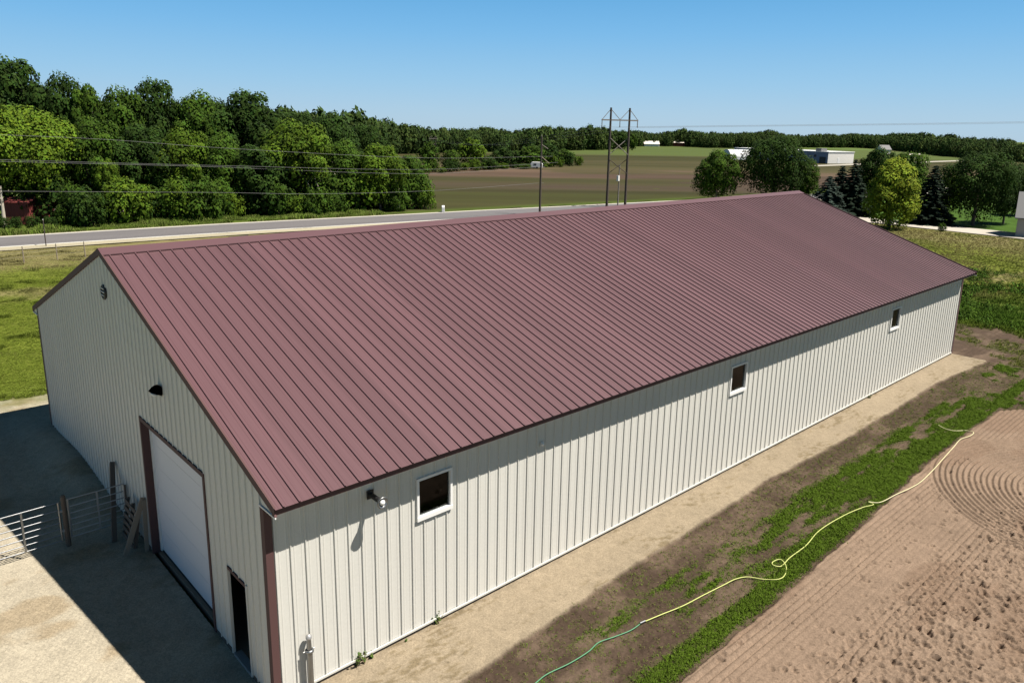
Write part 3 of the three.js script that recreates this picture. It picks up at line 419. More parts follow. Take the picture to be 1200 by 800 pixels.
// the wood across the road, tree by tree
{ const G = 'trees of the wood across the road', L = { dark: 'tall dark green tree at the back of the roadside wood', mid: 'mid green tree in the wood across the road', light: 'fresh green tree along the front of the roadside wood', lime: 'broad lime green tree beside the red shed across the road' };
  for (const [kind, tone, u, vb, vt, hw, own] of [
    ['round', 'dark', -22, 243, 86, 62], ['round', 'dark', 30, 243, 71, 58, 'tallest dark green tree of the wood, behind the lime green tree'], ['round', 'dark', 84, 242, 97, 38], ['tall', 'mid', 112, 243, 100, 30, 'narrow upright tree between dark domes at the back of the wood'], ['round', 'dark', 190, 240, 95, 46, 'dark dome shaped tree standing above the middle of the roadside wood'], ['round', 'mid', 150, 243, 112, 42], ['round', 'mid', 236, 240, 117, 42], ['round', 'dark', 294, 238, 108, 54, 'broad dark dome above the fresh green trees of the roadside wood'], ['round', 'dark', 342, 233, 136, 42], ['round', 'dark', 388, 229, 139, 40], ['round', 'dark', 428, 225, 147, 36, 'dark tree behind the field end of the roadside wood'], ['round', 'dark', 262, 232, 124, 40], ['round', 'dark', 10, 236, 84, 60],
    ['spread', 'lime', 42, 258, 131, 64], ['round', 'mid', 118, 255, 146, 44], ['tall', 'light', 131, 259, 186, 17, 'slim young tree in front of the wood beside the lime green tree'], ['round', 'dark', 172, 253, 148, 48], ['round', 'light', 222, 252, 158, 40], ['round', 'mid', 262, 252, 163, 38], ['tall', 'dark', 304, 251, 170, 40], ['round', 'light', 352, 248, 148, 52, 'fresh green tree behind the bare leaning trunks across the road'], ['round', 'mid', 402, 247, 170, 38], ['round', 'light', 446, 247, 170, 38, 'fresh green tree beside the upright tree at the field end of the wood'], ['tall', 'mid', 476, 245, 182, 24, 'small upright tree ending the roadside wood beside the crop field'], ['round', 'mid', -20, 258, 150, 46]])
    pixTree(kind, tone, u, vb, vt, hw, own ?? L[tone], tone === 'lime' ? undefined : G);
  const r = rng(5), SL = 'leafy green shrub in the undergrowth along the far road edge';
  for (let u = 4; u < 500; u += 13 + r() * 9) { const low = u < 64, vb = 277 - .054 * u - 5 - (low ? 2 : r() * 5), s = low ? 11 + r() * 5 : 22 + r() * 26; pixTree('shrub', low ? 'dark' : ['mid', 'light', 'mid', 'dark', 'lime'][Math.floor(r() * 5)], u, vb, vb - s, s * (.5 + .35 * r()), SL, 'shrubs in front of the roadside wood'); }
  for (let u = 60; u < 490; u += 24 + r() * 14) { const vb = 277 - .054 * u - 10 - r() * 4, s = 38 + r() * 26; pixTree('shrub', ['mid', 'light', 'dark'][Math.floor(r() * 3)], u, vb, vb - s, s * (.45 + .2 * r()), SL, 'shrubs in front of the roadside wood'); }
  for (const [u, vb, s] of [[368, 253, 30], [380, 252, 26], [392, 251, 27], [466, 248, 27], [214, 259, 26], [108, 264, 34]]) pixTree('shrub', 'mid', u, vb, vb - s, s * .62, SL, 'shrubs in front of the roadside wood');
  // bare pale trunks that stand in front of the leaves
  const dead = (u0, v0, u1, v1, rad, vb, label, twigs = 3) => { const B = onGround(u0, vb, 0), A = B.clone(), h0 = heightOver(B, u0, v0), h1 = heightOver(B, u1, v1), dx = (u1 - u0) * B.clone().sub(EYE).dot(FWD) / LENS; const t = thing('dead_tree', label, 'tree', [B.x, 0, B.z]); const e = [RIGHT0.x * dx, h1, RIGHT0.z * dx], m = [0, Math.max(.3, h0), 0]; part(t, 'trunk', join([rod([0, -.1, 0], m, rad * 1.15, rad, 8), rod(m, e, rad, rad * .45, 8)]), M.deadwood); for (let k = 0; k < twigs; k++) { const f = .4 + .2 * k, p = [lerp(m[0], e[0], f), lerp(m[1], e[1], f), lerp(m[2], e[2], f)], a = r() * 6; part(t, 'limb', rod(p, [p[0] + Math.cos(a) * .9, p[1] + .7 + r() * .6, p[2] + Math.sin(a) * .9], rad * .4, rad * .12, 6), M.deadwood); } };
  dead(213, 233, 211, 206, .12, 252, 'pale broken trunk standing upright in the roadside shrubs', 1); dead(368, 229, 352, 192, .1, 249, 'pale bare trunk leaning out of the roadside wood', 3); dead(376, 226, 369, 204, .08, 249, 'thin bare trunk beside the leaning pale one', 2); dead(390, 226, 397, 200, .08, 248, 'forked bare trunk under the fresh green roadside trees', 3); dead(110, 215, 107, 196, .11, 255, 'short pale snag beside the lime green tree', 2); dead(5, 258, 6, 218, .2, 264, 'pale trunk standing in front of the red shed', 2);
  dead(468, 222, 460, 200, .07, 247, 'slim bare trunk near the field end of the wood', 2);
}
// hedge trees at the far side of the field
{ const G = 'trees along the far edge of the crop field', A = 'rounded hedge tree at the far edge of the crop field';
  for (const [tone, u, vb, vt, hw, own] of [['light', 553, 195, 164, 21, 'bright green rounded tree standing in the far hedge'], ['mid', 528, 198, 177, 14], ['dark', 588, 197, 174, 18], ['dark', 573, 199, 184, 12], ['mid', 622, 196, 172, 22], ['dark', 641, 195, 170, 20, 'dark hedge tree rising behind the white camper trailer'], ['mid', 662, 193, 176, 16], ['dark', 606, 196, 178, 13], ['mid', 740, 176, 158, 8, 'small green tree ending the far woods beside the pylon'], ['dark', 728, 175, 156, 12, 'dark tree at the tip of the far woods between the pylon poles'], ['mid', 503, 199, 168, 14]]) pixTree('hedge', tone, u, vb, vt, hw, own ?? A, G);
  const r = rng(8); for (let u = 490; u < 688; u += 8 + r() * 5) { const vb = 202 - (u - 490) * .045 + r() * 2; pixTree('shrub', ['mid', 'dark', 'light'][Math.floor(r() * 3)], u, vb, vb - 6 - r() * 9, 5 + r() * 5, 'low hedge shrub bordering the far side of the crop field', 'hedge shrubs beyond the crop field'); } }
// garden trees beyond the barn
pixTree('round', 'mid', 839, 240, 180, 31, 'rounded green tree standing apart beside the crop field behind the barn');
pixTree('spread', 'dark', 903, 242, 163, 41, 'broadest dark green tree behind the barn ridge');
pixTree('round', 'mid', 940, 241, 190, 20, 'smaller green tree between the broadest tree and the blue spruce');
pixTree('spruce', 'blue', 968, 254, 203, 27, 'blue grey spruce rising behind the barn ridge end');
pixTree('spruce', 'spruce', 996, 253, 184, 26, 'tall dark spruce between the blue spruce and the yellow green maple');
pixTree('spruce', 'spruce', 982, 250, 190, 24, 'slender dark spruce crowding the blue spruce from behind');
pixTree('round', 'dark', 1022, 247, 178, 28, 'dark leafy tree behind the yellow green maple');
pixTree('round', 'mid', 1056, 246, 179, 34, 'mid green tree partly hidden by the yellow green maple');
pixTree('maple', 'maple', 1042, 267, 182, 35, 'bright yellow green maple with low skirts beside the gravel drive');
pixTree('spruce', 'spruce', 1088, 263, 189, 28, 'dark spruce between the yellow maple and the lawn tree');
pixTree('spread', 'dark', 1140, 264, 182, 44, 'dark spreading lawn tree with a bare trunk by the drive');
pixTree('round', 'dark', 1176, 262, 196, 26, 'dense dark tree with leaves to the ground beside the grey shed');
pixTree('round', 'light', 1200, 253, 206, 22, 'light green tree rising behind the grey shed');
for (const [u, vb, vt, hw, l] of [[1099, 254, 244, 7, 'small bright bush beside the lawn behind the spruce'], [1112, 247, 205, 14, 'upright green shrub behind the dark spreading lawn tree']]) pixTree('shrub', 'lime', u, vb, vt, hw, l);
pixTree('shrub', 'mid', 1104, 271, 262, 5, 'little weedy bush on the near edge of the gravel drive');

// far woods that read as one mass
function massed(name, label, geo, mat, list) { const m = new THREE.InstancedMesh(geo, mat, list.length), M4 = new THREE.Matrix4(), q = new THREE.Quaternion(), Y = new THREE.Vector3(0, 1, 0), c = new THREE.Color(); list.forEach(([x, y, z, sx, sy, a, col, tilt], i) => { q.setFromAxisAngle(Y, a); M4.compose(new THREE.Vector3(x, y, z), q, new THREE.Vector3(sx, sy, sx)); m.setMatrixAt(i, M4); if (col) m.setColorAt(i, c.setRGB(...col)); }); m.name = numbered(name); m.userData.kind = 'stuff'; m.userData.label = label; m.castShadow = m.receiveShadow = true; scene.add(m); return m; }
{ const r = rng(21), geo = crownGeo(301, { width: .6, low: .0, lobes: 11, leaves: 420, leaf: .13, ragged: .4 }), list = [];
  const edge = [[420, 181], [470, 180], [520, 179], [600, 177], [660, 176], [715, 175], [735, 171], [800, 171], [835, 173], [880, 173], [940, 172], [1000, 172], [1030, 173.5], [1060, 177], [1100, 182], [1150, 186], [1215, 191], [1260, 196]];
  for (let u = 412; u < 1265; u += .4) { const P = onGround(u, curveAt(edge, u) + r() * .6, 0), D = P.clone().sub(EYE).setY(0), d0 = D.length(); D.normalize(); if (d0 * .4 / LENS < r() * .75) continue;
    for (let k = 0; k < 9; k++) { const d = d0 + k * 13 + r() * 12, h = (5 + 11 * fbm(u * .03, k * .3, 311, 4) + 2.2 * (r() - .5) + k * .2) * .93 * lerp(.86, 1, smooth(590, 700, u)) * lerp(1, .74, smooth(1040, 1150, u)), x = EYE.x + D.x * d, z = EYE.z + D.z * d, s = h * (.46 + .26 * r()), tn = (.6 + .7 * r()) * (.7 + .6 * fbm(u * .09, k * .5, 313, 3)); list.push([x, -.5, z, s, h, r() * 6.28, [tn * (.9 + .25 * r()), tn, tn]]); } }
  massed('far_woods', 'dark green woodland closing the far side of the fields', geo, leafMat([.046, .078, .018], .15), list); }
{ // wooded rise behind the roadside wood
  const r = rng(23), geo = crownGeo(303, { width: .5, low: .0, lobes: 16, leaves: 700, leaf: .1, ragged: .5 }), list = [];
  for (let k = 0; k < 620; k++) { const u = -60 + r() * 520, v = 205 - r() * 28 - u * .01, P = onGround(u, v, 0), h = 12 + 3.5 * r(), tn = .8 + .4 * r(); if (u > 425 && v > 186) continue; list.push([P.x, -.4, P.z, h * .75, h, r() * 6.28, [tn, tn, tn]]); }
  massed('distant_woods', 'woodland rising behind the roadside trees', geo, leafMat([.036, .064, .014], .15), list); }

// ============================================================ grasses
const bladeGeo = (seed, n, h, spread, w) => { const r = rng(seed), t = new Tris(); for (let k = 0; k < n; k++) { const a = r() * 6.28, d = r() * spread, b = r() * 6.28, L = h * (.55 + .6 * r()), lean = L * (.25 + .5 * r()), x = Math.cos(a) * d, z = Math.sin(a) * d, px = -Math.sin(b) * w / 2, pz = Math.cos(b) * w / 2, c = mul3([1, 1, 1], .75 + .5 * r()); const m = [x + Math.cos(b) * lean * .35, L * .6, z + Math.sin(b) * lean * .35], e = [x + Math.cos(b) * lean, L * .95, z + Math.sin(b) * lean]; t.quad([x - px, 0, z - pz], [x + px, 0, z + pz], [m[0] + px * .8, m[1], m[2] + pz * .8], [m[0] - px * .8, m[1], m[2] - pz * .8], c); t.tri([m[0] - px * .8, m[1], m[2] - pz * .8], [m[0] + px * .8, m[1], m[2] + pz * .8], e, c); } return t.geo(); };
const grassMat = new THREE.MeshPhysicalMaterial({ specularIntensity: .15, color: lin(1, 1, 1), vertexColors: true, roughness: .85 });
{ const r = rng(31), list = [];
  for (let k = 0; k < 300000 && list.length < 60000; k++) { const x = 3 + Math.pow(r(), .9) * 34, z = 1.3 + r() * 3.7; if (inArena(x, z) || inPath(x, z)) continue; const g = Math.max(vergeGrass(x, z), x > 30 ? eastGrass(x, z) : 0); if (r() > g * g * .6 + .05) continue; const s = .6 + .8 * r(), tn = .75 + .5 * r(), dryT = g < .25 ? .75 * r() : .15 * r(); list.push([x, yardH(x, z) - .01, z, s, s * (.6 + .4 * g), r() * 6.28, mul3(mix3([.083, .15, .009], [.17, .13, .07], dryT), tn)]); }
  massed('verge_grass', 'short green grass growing in patches between path and sand', bladeGeo(1, 9, .05, .07, .011), grassMat, list); }
{ const r = rng(37), list = []; // rough ground and tall weeds beyond the barn
  for (let k = 0; k < 160000 && list.length < 44000; k++) { const x = 37.3 + Math.pow(r(), 1.25) * 56, z = -26 + r() * 34; if (x > driveX(z) - 3.4 || (x < 46 && z > -8 && z > 3.2)) continue; const lush = smooth(43, 46.5, x) * smooth(62, 50, x + 8 * (fbm(x * .1, z * .1, 41) - .5)), near = x < 46 && z > -8, g = near ? eastGrass(x, z) : .75; if (r() > g) continue;
    const n = fbm(x * .25, z * .3, 43), s = (.27 + .5 * lush * n * 1.6) * (.7 + .6 * r()), tn = .7 + .6 * r(), dry = (1 - lush) * smooth(.4, .65, fbm(x * .15, z * .25, 45)) * (x > 46 ? 1 : .3); list.push([x, (near ? yardH(x, z) : meadowH(x, z)) - .03, z, s, s * (.8 + .5 * r()), r() * 6.28, mul3(mix3(mix3([.13, .16, .022], [.068, .13, .012], lush), [.24, .185, .085], dry * .8), tn)]); }
  massed('tall_grass', 'rough tall grass and weeds on the ground past the barn', bladeGeo(2, 22, .42, .34, .035), grassMat, list); }
{ const r = rng(39), list = []; // broad leaved weeds
  const geo = crownGeo(401, { width: .75, low: -.1, lobes: 9, leaves: 90, leaf: .2, ragged: .7 });
  for (let k = 0; k < 14000; k++) { const x = 44 + r() * 24, z = -18 + r() * 24; if (r() > .75 * smooth(.46, .66, fbm(x * .22, z * .3, 47)) * smooth(43, 48, x) * smooth(69, 60, x)) continue; const s = .16 + .34 * r() * r() + .1 * r(), tn = .6 + .7 * r(); list.push([x, meadowH(x, z) - .05, z, s, s * (.8 + .6 * r()), r() * 6.28, [.06 * tn, .12 * tn, .012 * tn]]); }
  massed('weed_cover', 'dense leafy green weeds beyond the far end of the barn', geo, new THREE.MeshPhysicalMaterial({ specularIntensity: .15, color: lin(1, 1, 1), vertexColors: true, roughness: .8 }), list); }
{ const r = rng(41), list = []; // meadow behind the gable
  for (let k = 0; k < 26000; k++) { const u = -20 + r() * 145, v = 290 + r() * 205, P = onGround(u, v, -.05); const x = P.x, z = P.z; if (z > grassLine(x) + .3 || z < roadZ(x) + 5 || (x > -.4 && z > -BW - .6)) continue; const tn = .7 + .6 * r(), cl = fbm(x * .7, z * .7, 53, 3), d = smooth(-50, -58, z) * .7 + .5 * smooth(.6, .75, fbm(x * .09, z * .16, 151)), s = (.28 + .45 * smooth(.55, .8, cl)) * (.6 + .6 * r()); list.push([x, (x > -16 && z > -28 && x < .6 ? gableYardH(x, z) : meadowH(x, z)) - .02, z, s, s, r() * 6.28, mul3(mix3([.125, .165, .022], [.27, .225, .11], clamp(d)), tn * (1.15 - .35 * smooth(.5, .75, cl)))]); }
  massed('meadow_grass', 'mown green and straw coloured grass behind the gable', bladeGeo(3, 20, .3, .3, .03), grassMat, list); }
{ const r = rng(43), list = []; // lush verge across the road
  for (let k = 0; k < 16000; k++) { const x = -10 + r() * 58, z = roadZ(x) - 4.9 - Math.pow(r(), .8) * 4.4; if (fbm(x * .4, z * .5, 59, 2) < .3 + .25 * r()) continue; const tn = (.6 + .7 * r()) * (.75 + .5 * fbm(x * .3, z * .6, 63, 2)), s = (.18 + .45 * r()) * (.6 + .9 * smooth(.3, .75, fbm(x * .5, z * .5, 61, 3))); list.push([x, -.1, z, s * 1.3, s * 1.4, r() * 6.28, mul3(mix3([.1, .165, .02], [.19, .19, .07], r() * r()), tn)]); }
  massed('roadside_grass', 'tall bright grass bank along the far edge of the road', bladeGeo(4, 18, .5, .4, .05), grassMat, list); }
{ // weeds at the foot of the long wall
  const r = rng(51), gm = leafMat([.085, .14, .03]), dm = leafMat([.24, .19, .11]);
  const weed = (x, z, h, n, label) => { const t = thing('wall_weed', label, 'weed', [x, 0, z], r() * 6); const L = new Tris(), S = []; for (let k = 0; k < n; k++) { const a = r() * 6.28, l = h * (.4 + .6 * r()), d = l * (.3 + .5 * r()), e = [Math.cos(a) * d, l, Math.abs(Math.sin(a) * d) * .6]; S.push(rod([(r() - .5) * .1, 0, 0], e, .006, .002, 4)); for (let q = 0; q < 6; q++) { const f = .2 + .8 * r(); leafQuad(L, new THREE.Vector3(e[0] * f, e[1] * f, e[2] * f), new THREE.Vector3(r() - .5, .8, r() - .5).normalize(), .03 + .035 * r(), leafColour(r), r); } } part(t, 'stem', join(S), dm); part(t, 'foliage', L.geo(), gm); };
  weed(1.72, .08, .36, 14, 'leafy weed clump at the wall foot near the standpipe'); weed(1.92, .09, .48, 12, 'taller straggling weed rising from the same wall foot clump'); weed(2.1, .08, .22, 7, 'thin dry weed at the edge of the wall foot clump'); weed(3.78, .08, .34, 10, 'lone green weed at the wall foot below the first window'); weed(2.92, .1, .1, 5, 'tiny dark weed tuft at the wall foot between two clumps'); weed(26.6, .1, .25, 7, 'dry brown weed at the wall foot near the last window');
}

// ============================================================ poles, wires, fences
const poleGeo = (h, r0, r1) => new THREE.CylinderGeometry(r1, r0, h + .3, 12).translate(0, (h + .3) / 2 - .3, 0);
{ const A = onGround(711, 243), B = onGround(732.5, 242.6), mid = A.clone().add(B).multiplyScalar(.5), w = A.distanceTo(B) / 2, turn = -Math.atan2(B.z - A.z, B.x - A.x), h = 14.2;
  const tower = (P, s, label, turn) => { const t = thing('h_frame_pylon', label, 'pylon', [P.x, 0, P.z], turn); t.scale.setScalar(s);
    for (const k of [-1, 1]) { part(t, 'pole', poleGeo(h, .19, .14).translate(k * w, 0, 0), M.pole); part(t, 'brace', rod([k * w, h - .2, 0], [k * 2.85, h - 1.65, 0], .045, .045, 6), M.greyPole); part(t, 'brace', rod([k * w, h - .2, .0], [0, h - 1.65, 0], .045, .045, 6), M.greyPole); part(t, 'cross_brace', rod([-w * .96, k > 0 ? 9.9 : 7.6, .16 * k], [w * .96, k > 0 ? 7.6 : 9.9, .16 * k], .06, .06, 6), M.greyPole); part(t, 'cross_brace', rod([-w * .96, k > 0 ? 6.9 : 4.9, .16 * k], [w * .96, k > 0 ? 4.9 : 6.9, .16 * k], .05, .05, 6), M.pole); }
    part(t, 'cross_arm', boxGeo(-2.9, h - 1.82, -.1, 2.9, h - 1.64, .1), M.greyPole);
    for (const x of [-2.85, 0, 2.85]) part(t, 'insulator', new THREE.LatheGeometry([[.03, 0], [.07, -.1], [.04, -.15], [.08, -.3], [.04, -.35], [.08, -.5], [.04, -.55], [.08, -.72], [.05, -.9], [0, -.95]].map(p => new THREE.Vector2(...p)), 10).translate(x, h - 1.82, 0), M.greyPole); return t; };
  tower(mid, 1, 'tall wooden two pole pylon with cross braces beyond the barn', turn);
  const F2 = onGround(508, 188.5); tower(F2, .6, 'distant two pole pylon against the far woods', turn + .3);
  const dirR = new THREE.Vector3(EYE.x, 0, EYE.z).addScaledVector(RIGHT0, 150).addScaledVector(FWD, 95);
  [-2.85, 0, 2.85].forEach((o, k) => { const sx = Math.cos(turn), sz = -Math.sin(turn), a = [mid.x + sx * o, h - 2.75, mid.z + sz * o], e = [dirR.x + sx * o * 1.2, 17.5, dirR.z + sz * o * 1.2], m = [(a[0] + e[0]) / 2, 13.6, (a[2] + e[2]) / 2]; single('power_line', 'thin high voltage wire running from the tall two pole pylon', 'wire', tube([a, m, e], .012, 60, 5), M.wire, 'wires of the tall two pole pylon');
    const b = [F2.x + sx * o, (h - 2.75) * .6, F2.z + sz * o], n = [(a[0] + b[0]) / 2, 7.2, (a[2] + b[2]) / 2]; single('power_line', 'thin high voltage wire hung between the two pylons', 'wire', tube([a, n, b], .01, 60, 5), M.wire, 'wires between the pylons'); });
}
{ const P = onGround(632.5, 252), h = 10.1, t = thing('utility_pole', 'slim single utility pole at the roadside behind the barn ridge', 'pole', [P.x, 0, P.z]); part(t, 'pole', poleGeo(h, .16, .11), M.pole);
  part(t, 'arm', rod([0, 9.1, 0], [.75, 8.55, .45], .05, .05, 6), M.greyPole); part(t, 'arm', rod([0, 7.55, 0], [.95, 6.7, .55], .06, .05, 6), M.paleWood); part(t, 'insulator', rod([0, h, 0], [0, h + .25, 0], .06, .03, 8), M.greyPole);
  const Q = onGround(724, 241), s = thing('utility_pole', 'short grey pole with a white box between the pylon legs', 'pole', [Q.x, 0, Q.z]); part(s, 'pole', poleGeo(6, .11, .08), M.greyPole); part(s, 'box', boxGeo(-.35, 3.7, -.2, -.05, 4.5, .15), M.white);
  const W = onGround(297, 249), v = thing('utility_pole', 'thin grey pole standing in front of the roadside wood', 'pole', [W.x, 0, W.z]); part(v, 'pole', poleGeo(heightOver(W, 296, 186), .1, .07), M.greyPole); part(v, 'cap', rod([0, heightOver(W, 296, 186), 0], [0, heightOver(W, 296, 186) + .12, 0], .1, .04, 8), M.galv);
  const S = onGround(53.5, 288), q = thing('sign_post', 'thin dark sign post at the near edge of the road', 'post', [S.x, 0, S.z]); part(q, 'post', poleGeo(2.35, .045, .045), M.pole); part(q, 'cap', rod([0, 2.35, 0], [0, 2.4, 0], .05, .02, 8), M.steel);
  // service wires along the road, from the slim pole out past the gable
  const tabs = [[[66, 7.6], [48, 7.5], [25, 8.6], [12, 9.5], [-30, 10.4]], [[67, 6.8], [48, 6.2], [25, 6.9], [4, 7.75], [-30, 9.2]], [[65, 6.3], [48, 5.7], [30, 6.45], [25, 6.75], [4, 7.6], [-30, 9]], [[65, 4.2], [48, 3.7], [33, 3.85], [25, 4.25], [4, 5.1], [-30, 6.6]]];
  tabs.forEach((tb, k) => single('service_wire', ['uppermost grey service wire slung along the road', 'second grey service wire below the uppermost one along the road', 'third grey service wire close under the second one', 'lowest grey service wire slung along the road'][k], 'wire', tube(tb.map(([x, y]) => [x, y, -65.2 + .11 * x - .12 * k]), .013, 90, 5), M.wire)); }
{ const t = thing('wire_fence', 'low wire fence with pale posts crossing the grass behind the gable', 'fence', [0, 0, -57.6]); for (let k = 0; k < 11; k++) { const x = -12 + k * 2.24 + .3 * hash2(k, 1, 1); part(t, 'post', rod([x, -.2, 0], [x + .04 * (hash2(k, 2, 2) - .5), 1.2, 0], .045, .04, 7), M.paleWood); } for (const y of [.35, .7, 1.05]) part(t, 'wire', tube([[-12, y, .04], [0, y - .02, .05], [10.5, y, .04]], .006, 40, 4), M.wire); }
{ const P = onGround(518, 248.5), t = thing('marker_post', 'white rounded utility marker beside the road at the field corner', 'marker', [P.x, 0, P.z]); const s = new THREE.Shape(); s.moveTo(-.27, .1); s.lineTo(-.27, .6); s.absarc(0, .6, .27, Math.PI, 0, true); s.lineTo(.27, .1); part(t, 'cabinet', new THREE.ExtrudeGeometry(s, { depth: .3, bevelSize: .03, bevelThickness: .03, bevelSegments: 2 }).rotateY(.9), M.white); part(t, 'base', boxGeo(-.2, -.1, -.2, .3, .12, .3), M.steel); }
{ const P = onGround(280, 279.5), g = rod([P.x - 1.0, .12, P.z], [P.x + 1.0, .14, P.z - .25], .14, .11, 10); single('fallen_log', 'dark log lying in the dry grass beside the road', 'log', g, M.pole); }

// ============================================================ farther buildings
function building(name, label, P, turn, L, D, H, rise, mats, extra) { // gabled box: L across the front, D deep
  const t = thing(name, label, extra?.cat ?? 'building', [P.x, -.1, P.z], turn); const w = L / 2, [wm, rm] = mats;
  part(t, 'wall', boxGeo(-w, 0, -.15, w, H, 0), wm); part(t, 'wall', boxGeo(-w, 0, -D, w, H, -D + .15), wm);
  for (const s of [-1, 1]) { const x0 = s * w - (s > 0 ? .15 : 0), x1 = x0 + .15, g = new Tris().box(x0, 0, -D + .15, x1, H, -.15); if (rise) for (const x of [x0, x1]) g.tri([x, H, -D + .02], [x, H, -.02], [x, H + rise, -D / 2]); part(t, 'wall', g.geo(), wm); }
  const g = new Tris(), o = .3; for (const s of [1, -1]) { const za = s > 0 ? o : -D - o, k = rise / (D / 2) * o, T = .12; const a = [-w - o, H - k + .02, za], b = [w + o, H - k + .02, za], c = [w + o, H + rise + .02, -D / 2], d = [-w - o, H + rise + .02, -D / 2], up = p => [p[0], p[1] + T, p[2]]; g.quad(up(a), up(b), up(c), up(d)); g.quad(a, b, c, d); g.quad(a, b, up(b), up(a)); g.quad(a, d, up(d), up(a)); g.quad(b, c, up(c), up(b)); }
  part(t, 'roof', g.geo(), rm); extra?.add?.(t); return t;
}
const redWall = std([.2, .035, .03], .8), creamWall = std([.55, .52, .46], .8), greyRoof = std([.16, .16, .165], .8), paleRoof = std([.62, .56, .5], .6), blueWall = std([.2, .23, .32], .7), whiteWall = std([.74, .72, .68], .6), tanWall = std([.42, .37, .33], .8), hoop = std([.72, .74, .76], .5), rv = std([.78, .78, .77], .5);
{ const P = onGround(20, 262); building('red_shed', 'red boarded shed half hidden under the roadside trees', P, -.62, 2.6, 3, 2.4, .35, [redWall, redWall], { cat: 'shed', add: t => { for (let k = 0; k < 9; k++) part(t, 'board', boxGeo(-1.28 + k * .29, .02, .002, -1.02 + k * .29, 2.38, .02), redWall); } }); const Q = onGround(45, 260); building('red_shed', 'second red shed set back beside the first one', Q, -.62, 2.2, 2.5, 1.9, .3, [redWall, redWall], { cat: 'shed' }); }
{ const th = .35, a = -th, C = onGround(970, 191.5), c = Math.cos(th), s = Math.sin(th), L = 13.5, D = 58, P = new THREE.Vector3(C.x + c * L / 2, 0, C.z + s * L / 2);
  const t = thing('warehouse', 'long white flat roofed warehouse with blue grey end across the field', 'building', [P.x, -.1, P.z], a); const w = L / 2;
  part(t, 'wall', boxGeo(-w, 0, -.2, w, 4.5, 0), whiteWall); part(t, 'wall', boxGeo(-w, 0, -D, w, 4.5, -D + .2), whiteWall); part(t, 'wall', boxGeo(-w, 0, -D + .2, -w + .2, 4.5, -.2), blueWall); part(t, 'wall', boxGeo(w - .2, 0, -D + .2, w, 4.5, -.2), whiteWall);
  part(t, 'roof', boxGeo(-w - .2, 4.5, -D - .2, w + .2, 4.75, .2), M.white); part(t, 'roof_unit', boxGeo(-w + 1, 4.75, -8, -w + 4, 5.9, -5), greyRoof);
  for (const z of [-7, -15, -23]) part(t, 'window', boxGeo(-w - .05, 2.4, z - .6, -w - .002, 3.4, z + .6), M.black); part(t, 'door', boxGeo(-w + 5, 0, .002, -w + 6.2, 2.3, .05), M.white); part(t, 'loading_door', boxGeo(-w - .06, 0, -4.5, -w - .002, 2.6, -1.2), M.black); }
{ const C = onGround(863.5, 186.5), t = thing('hoop_barn', 'white rounded hoop building beyond the round green tree', 'building', [C.x, -.1, C.z], -Math.atan2(RIGHT0.z, RIGHT0.x) + .25), g = new Tris(), R = 3.9, L = 5.2, n = 16; for (let k = 0; k < n; k++) { const a = Math.PI * k / n, b = Math.PI * (k + 1) / n, p = (q, x) => [x, Math.pow(Math.sin(q), .75) * 4.3, Math.cos(q) * R]; g.quad(p(a, -L), p(a, L), p(b, L), p(b, -L)); for (const x of [-L, L]) g.tri([x, 0, 0], p(a, x), p(b, x)); } part(t, 'cover', g.geo(), hoop); for (const x of [-5.25, -2.6, 0, 2.6, 5.25]) part(t, 'rib', new THREE.TubeGeometry(new THREE.CatmullRomCurve3(Array.from({ length: 13 }, (_, k) => { const q = Math.PI * k / 12; return new THREE.Vector3(x, Math.pow(Math.sin(q), .75) * 4.34, Math.cos(q) * 3.95); })), 24, .07, 5), M.white); part(t, 'door', boxGeo(2.6, 0, R - .3, 4.2, 1.8, R + .05), M.black); }
building('field_barn', 'pale roofed barn at the edge of the far woods', onGround(798, 171.5), -.75, 14.5, 9, 3, 2.2, [redWall, paleRoof], { cat: 'barn' });
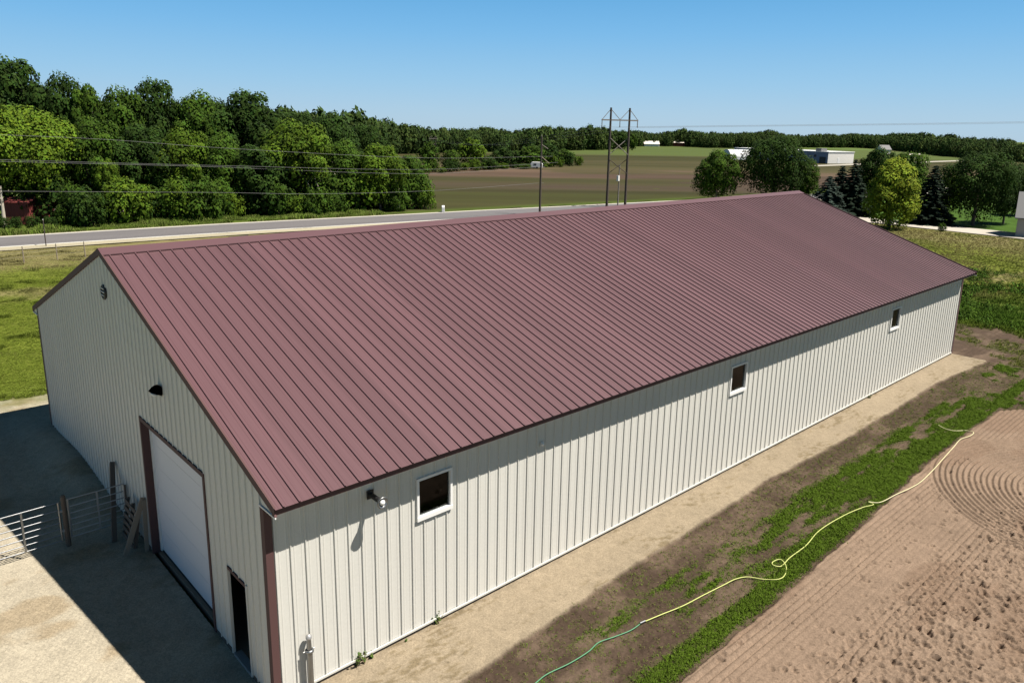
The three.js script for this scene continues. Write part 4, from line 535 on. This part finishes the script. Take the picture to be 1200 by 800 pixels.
building('field_house', 'grey roofed white house on the far pasture', onGround(1039, 180.5), -.55, 6.5, 6, 3, 2.6, [whiteWall, greyRoof], { cat: 'house' });
building('field_shed', 'long low white shed on the far pasture below the house', onGround(1073, 184.5), -.5, 8, 4, 1.5, .5, [whiteWall, paleRoof], { cat: 'shed' });
building('field_shed', 'tiny white roofed shed at the edge of the far woods beyond the pylon', onGround(764, 171.5), -.7, 12, 7, 2, 2.2, [whiteWall, paleRoof], { cat: 'shed' });
{ const C = onGround(629, 197.4), t = thing('camper_trailer', 'white camper trailer parked against the hedge trees', 'trailer', [C.x, 0, C.z], -.82); const s = new THREE.Shape(); s.moveTo(-1.7, .35); s.lineTo(-1.75, 1.3); s.quadraticCurveTo(-1.6, 1.85, -1.1, 1.85); s.lineTo(1.3, 1.8); s.lineTo(1.7, 1.2); s.lineTo(1.6, .35); part(t, 'body', new THREE.ExtrudeGeometry(s, { depth: 1.8, bevelSize: .05, bevelThickness: .05, bevelSegments: 2 }).translate(0, 0, -.9), rv); for (const z of [-.8, .95]) part(t, 'wheel', new THREE.CylinderGeometry(.32, .32, .18, 16).rotateX(Math.PI / 2).translate(.1, .32, z), M.black); part(t, 'window', boxGeo(-.9, 1.0, .952, -.1, 1.5, .97), M.black); part(t, 'hitch', rod([1.6, .45, 0], [2.4, .4, 0], .05, .05, 6), M.steel); }
building('grey_shed', 'grey roofed shed with pale walls standing on the gravel drive', new THREE.Vector3(95.07 + .24 * 2.8, 0, -12.12 + .97 * 2.8), -1.33, 5.6, 5.2, 2.4, 2.5, [tanWall, greyRoof], { cat: 'shed', add: t => { part(t, 'door', boxGeo(-.5, 0, .002, .9, 2.05, .05), whiteWall); } });

// ============================================================ render
const renderer = new THREE.WebGLRenderer({ antialias: true });
renderer.setSize(1024, 682);
renderer.toneMapping = THREE.LinearToneMapping;
renderer.toneMappingExposure = EXPOSURE;
renderer.shadowMap.enabled = true; renderer.shadowMap.type = THREE.PCFSoftShadowMap;
renderer.render(scene, camera);
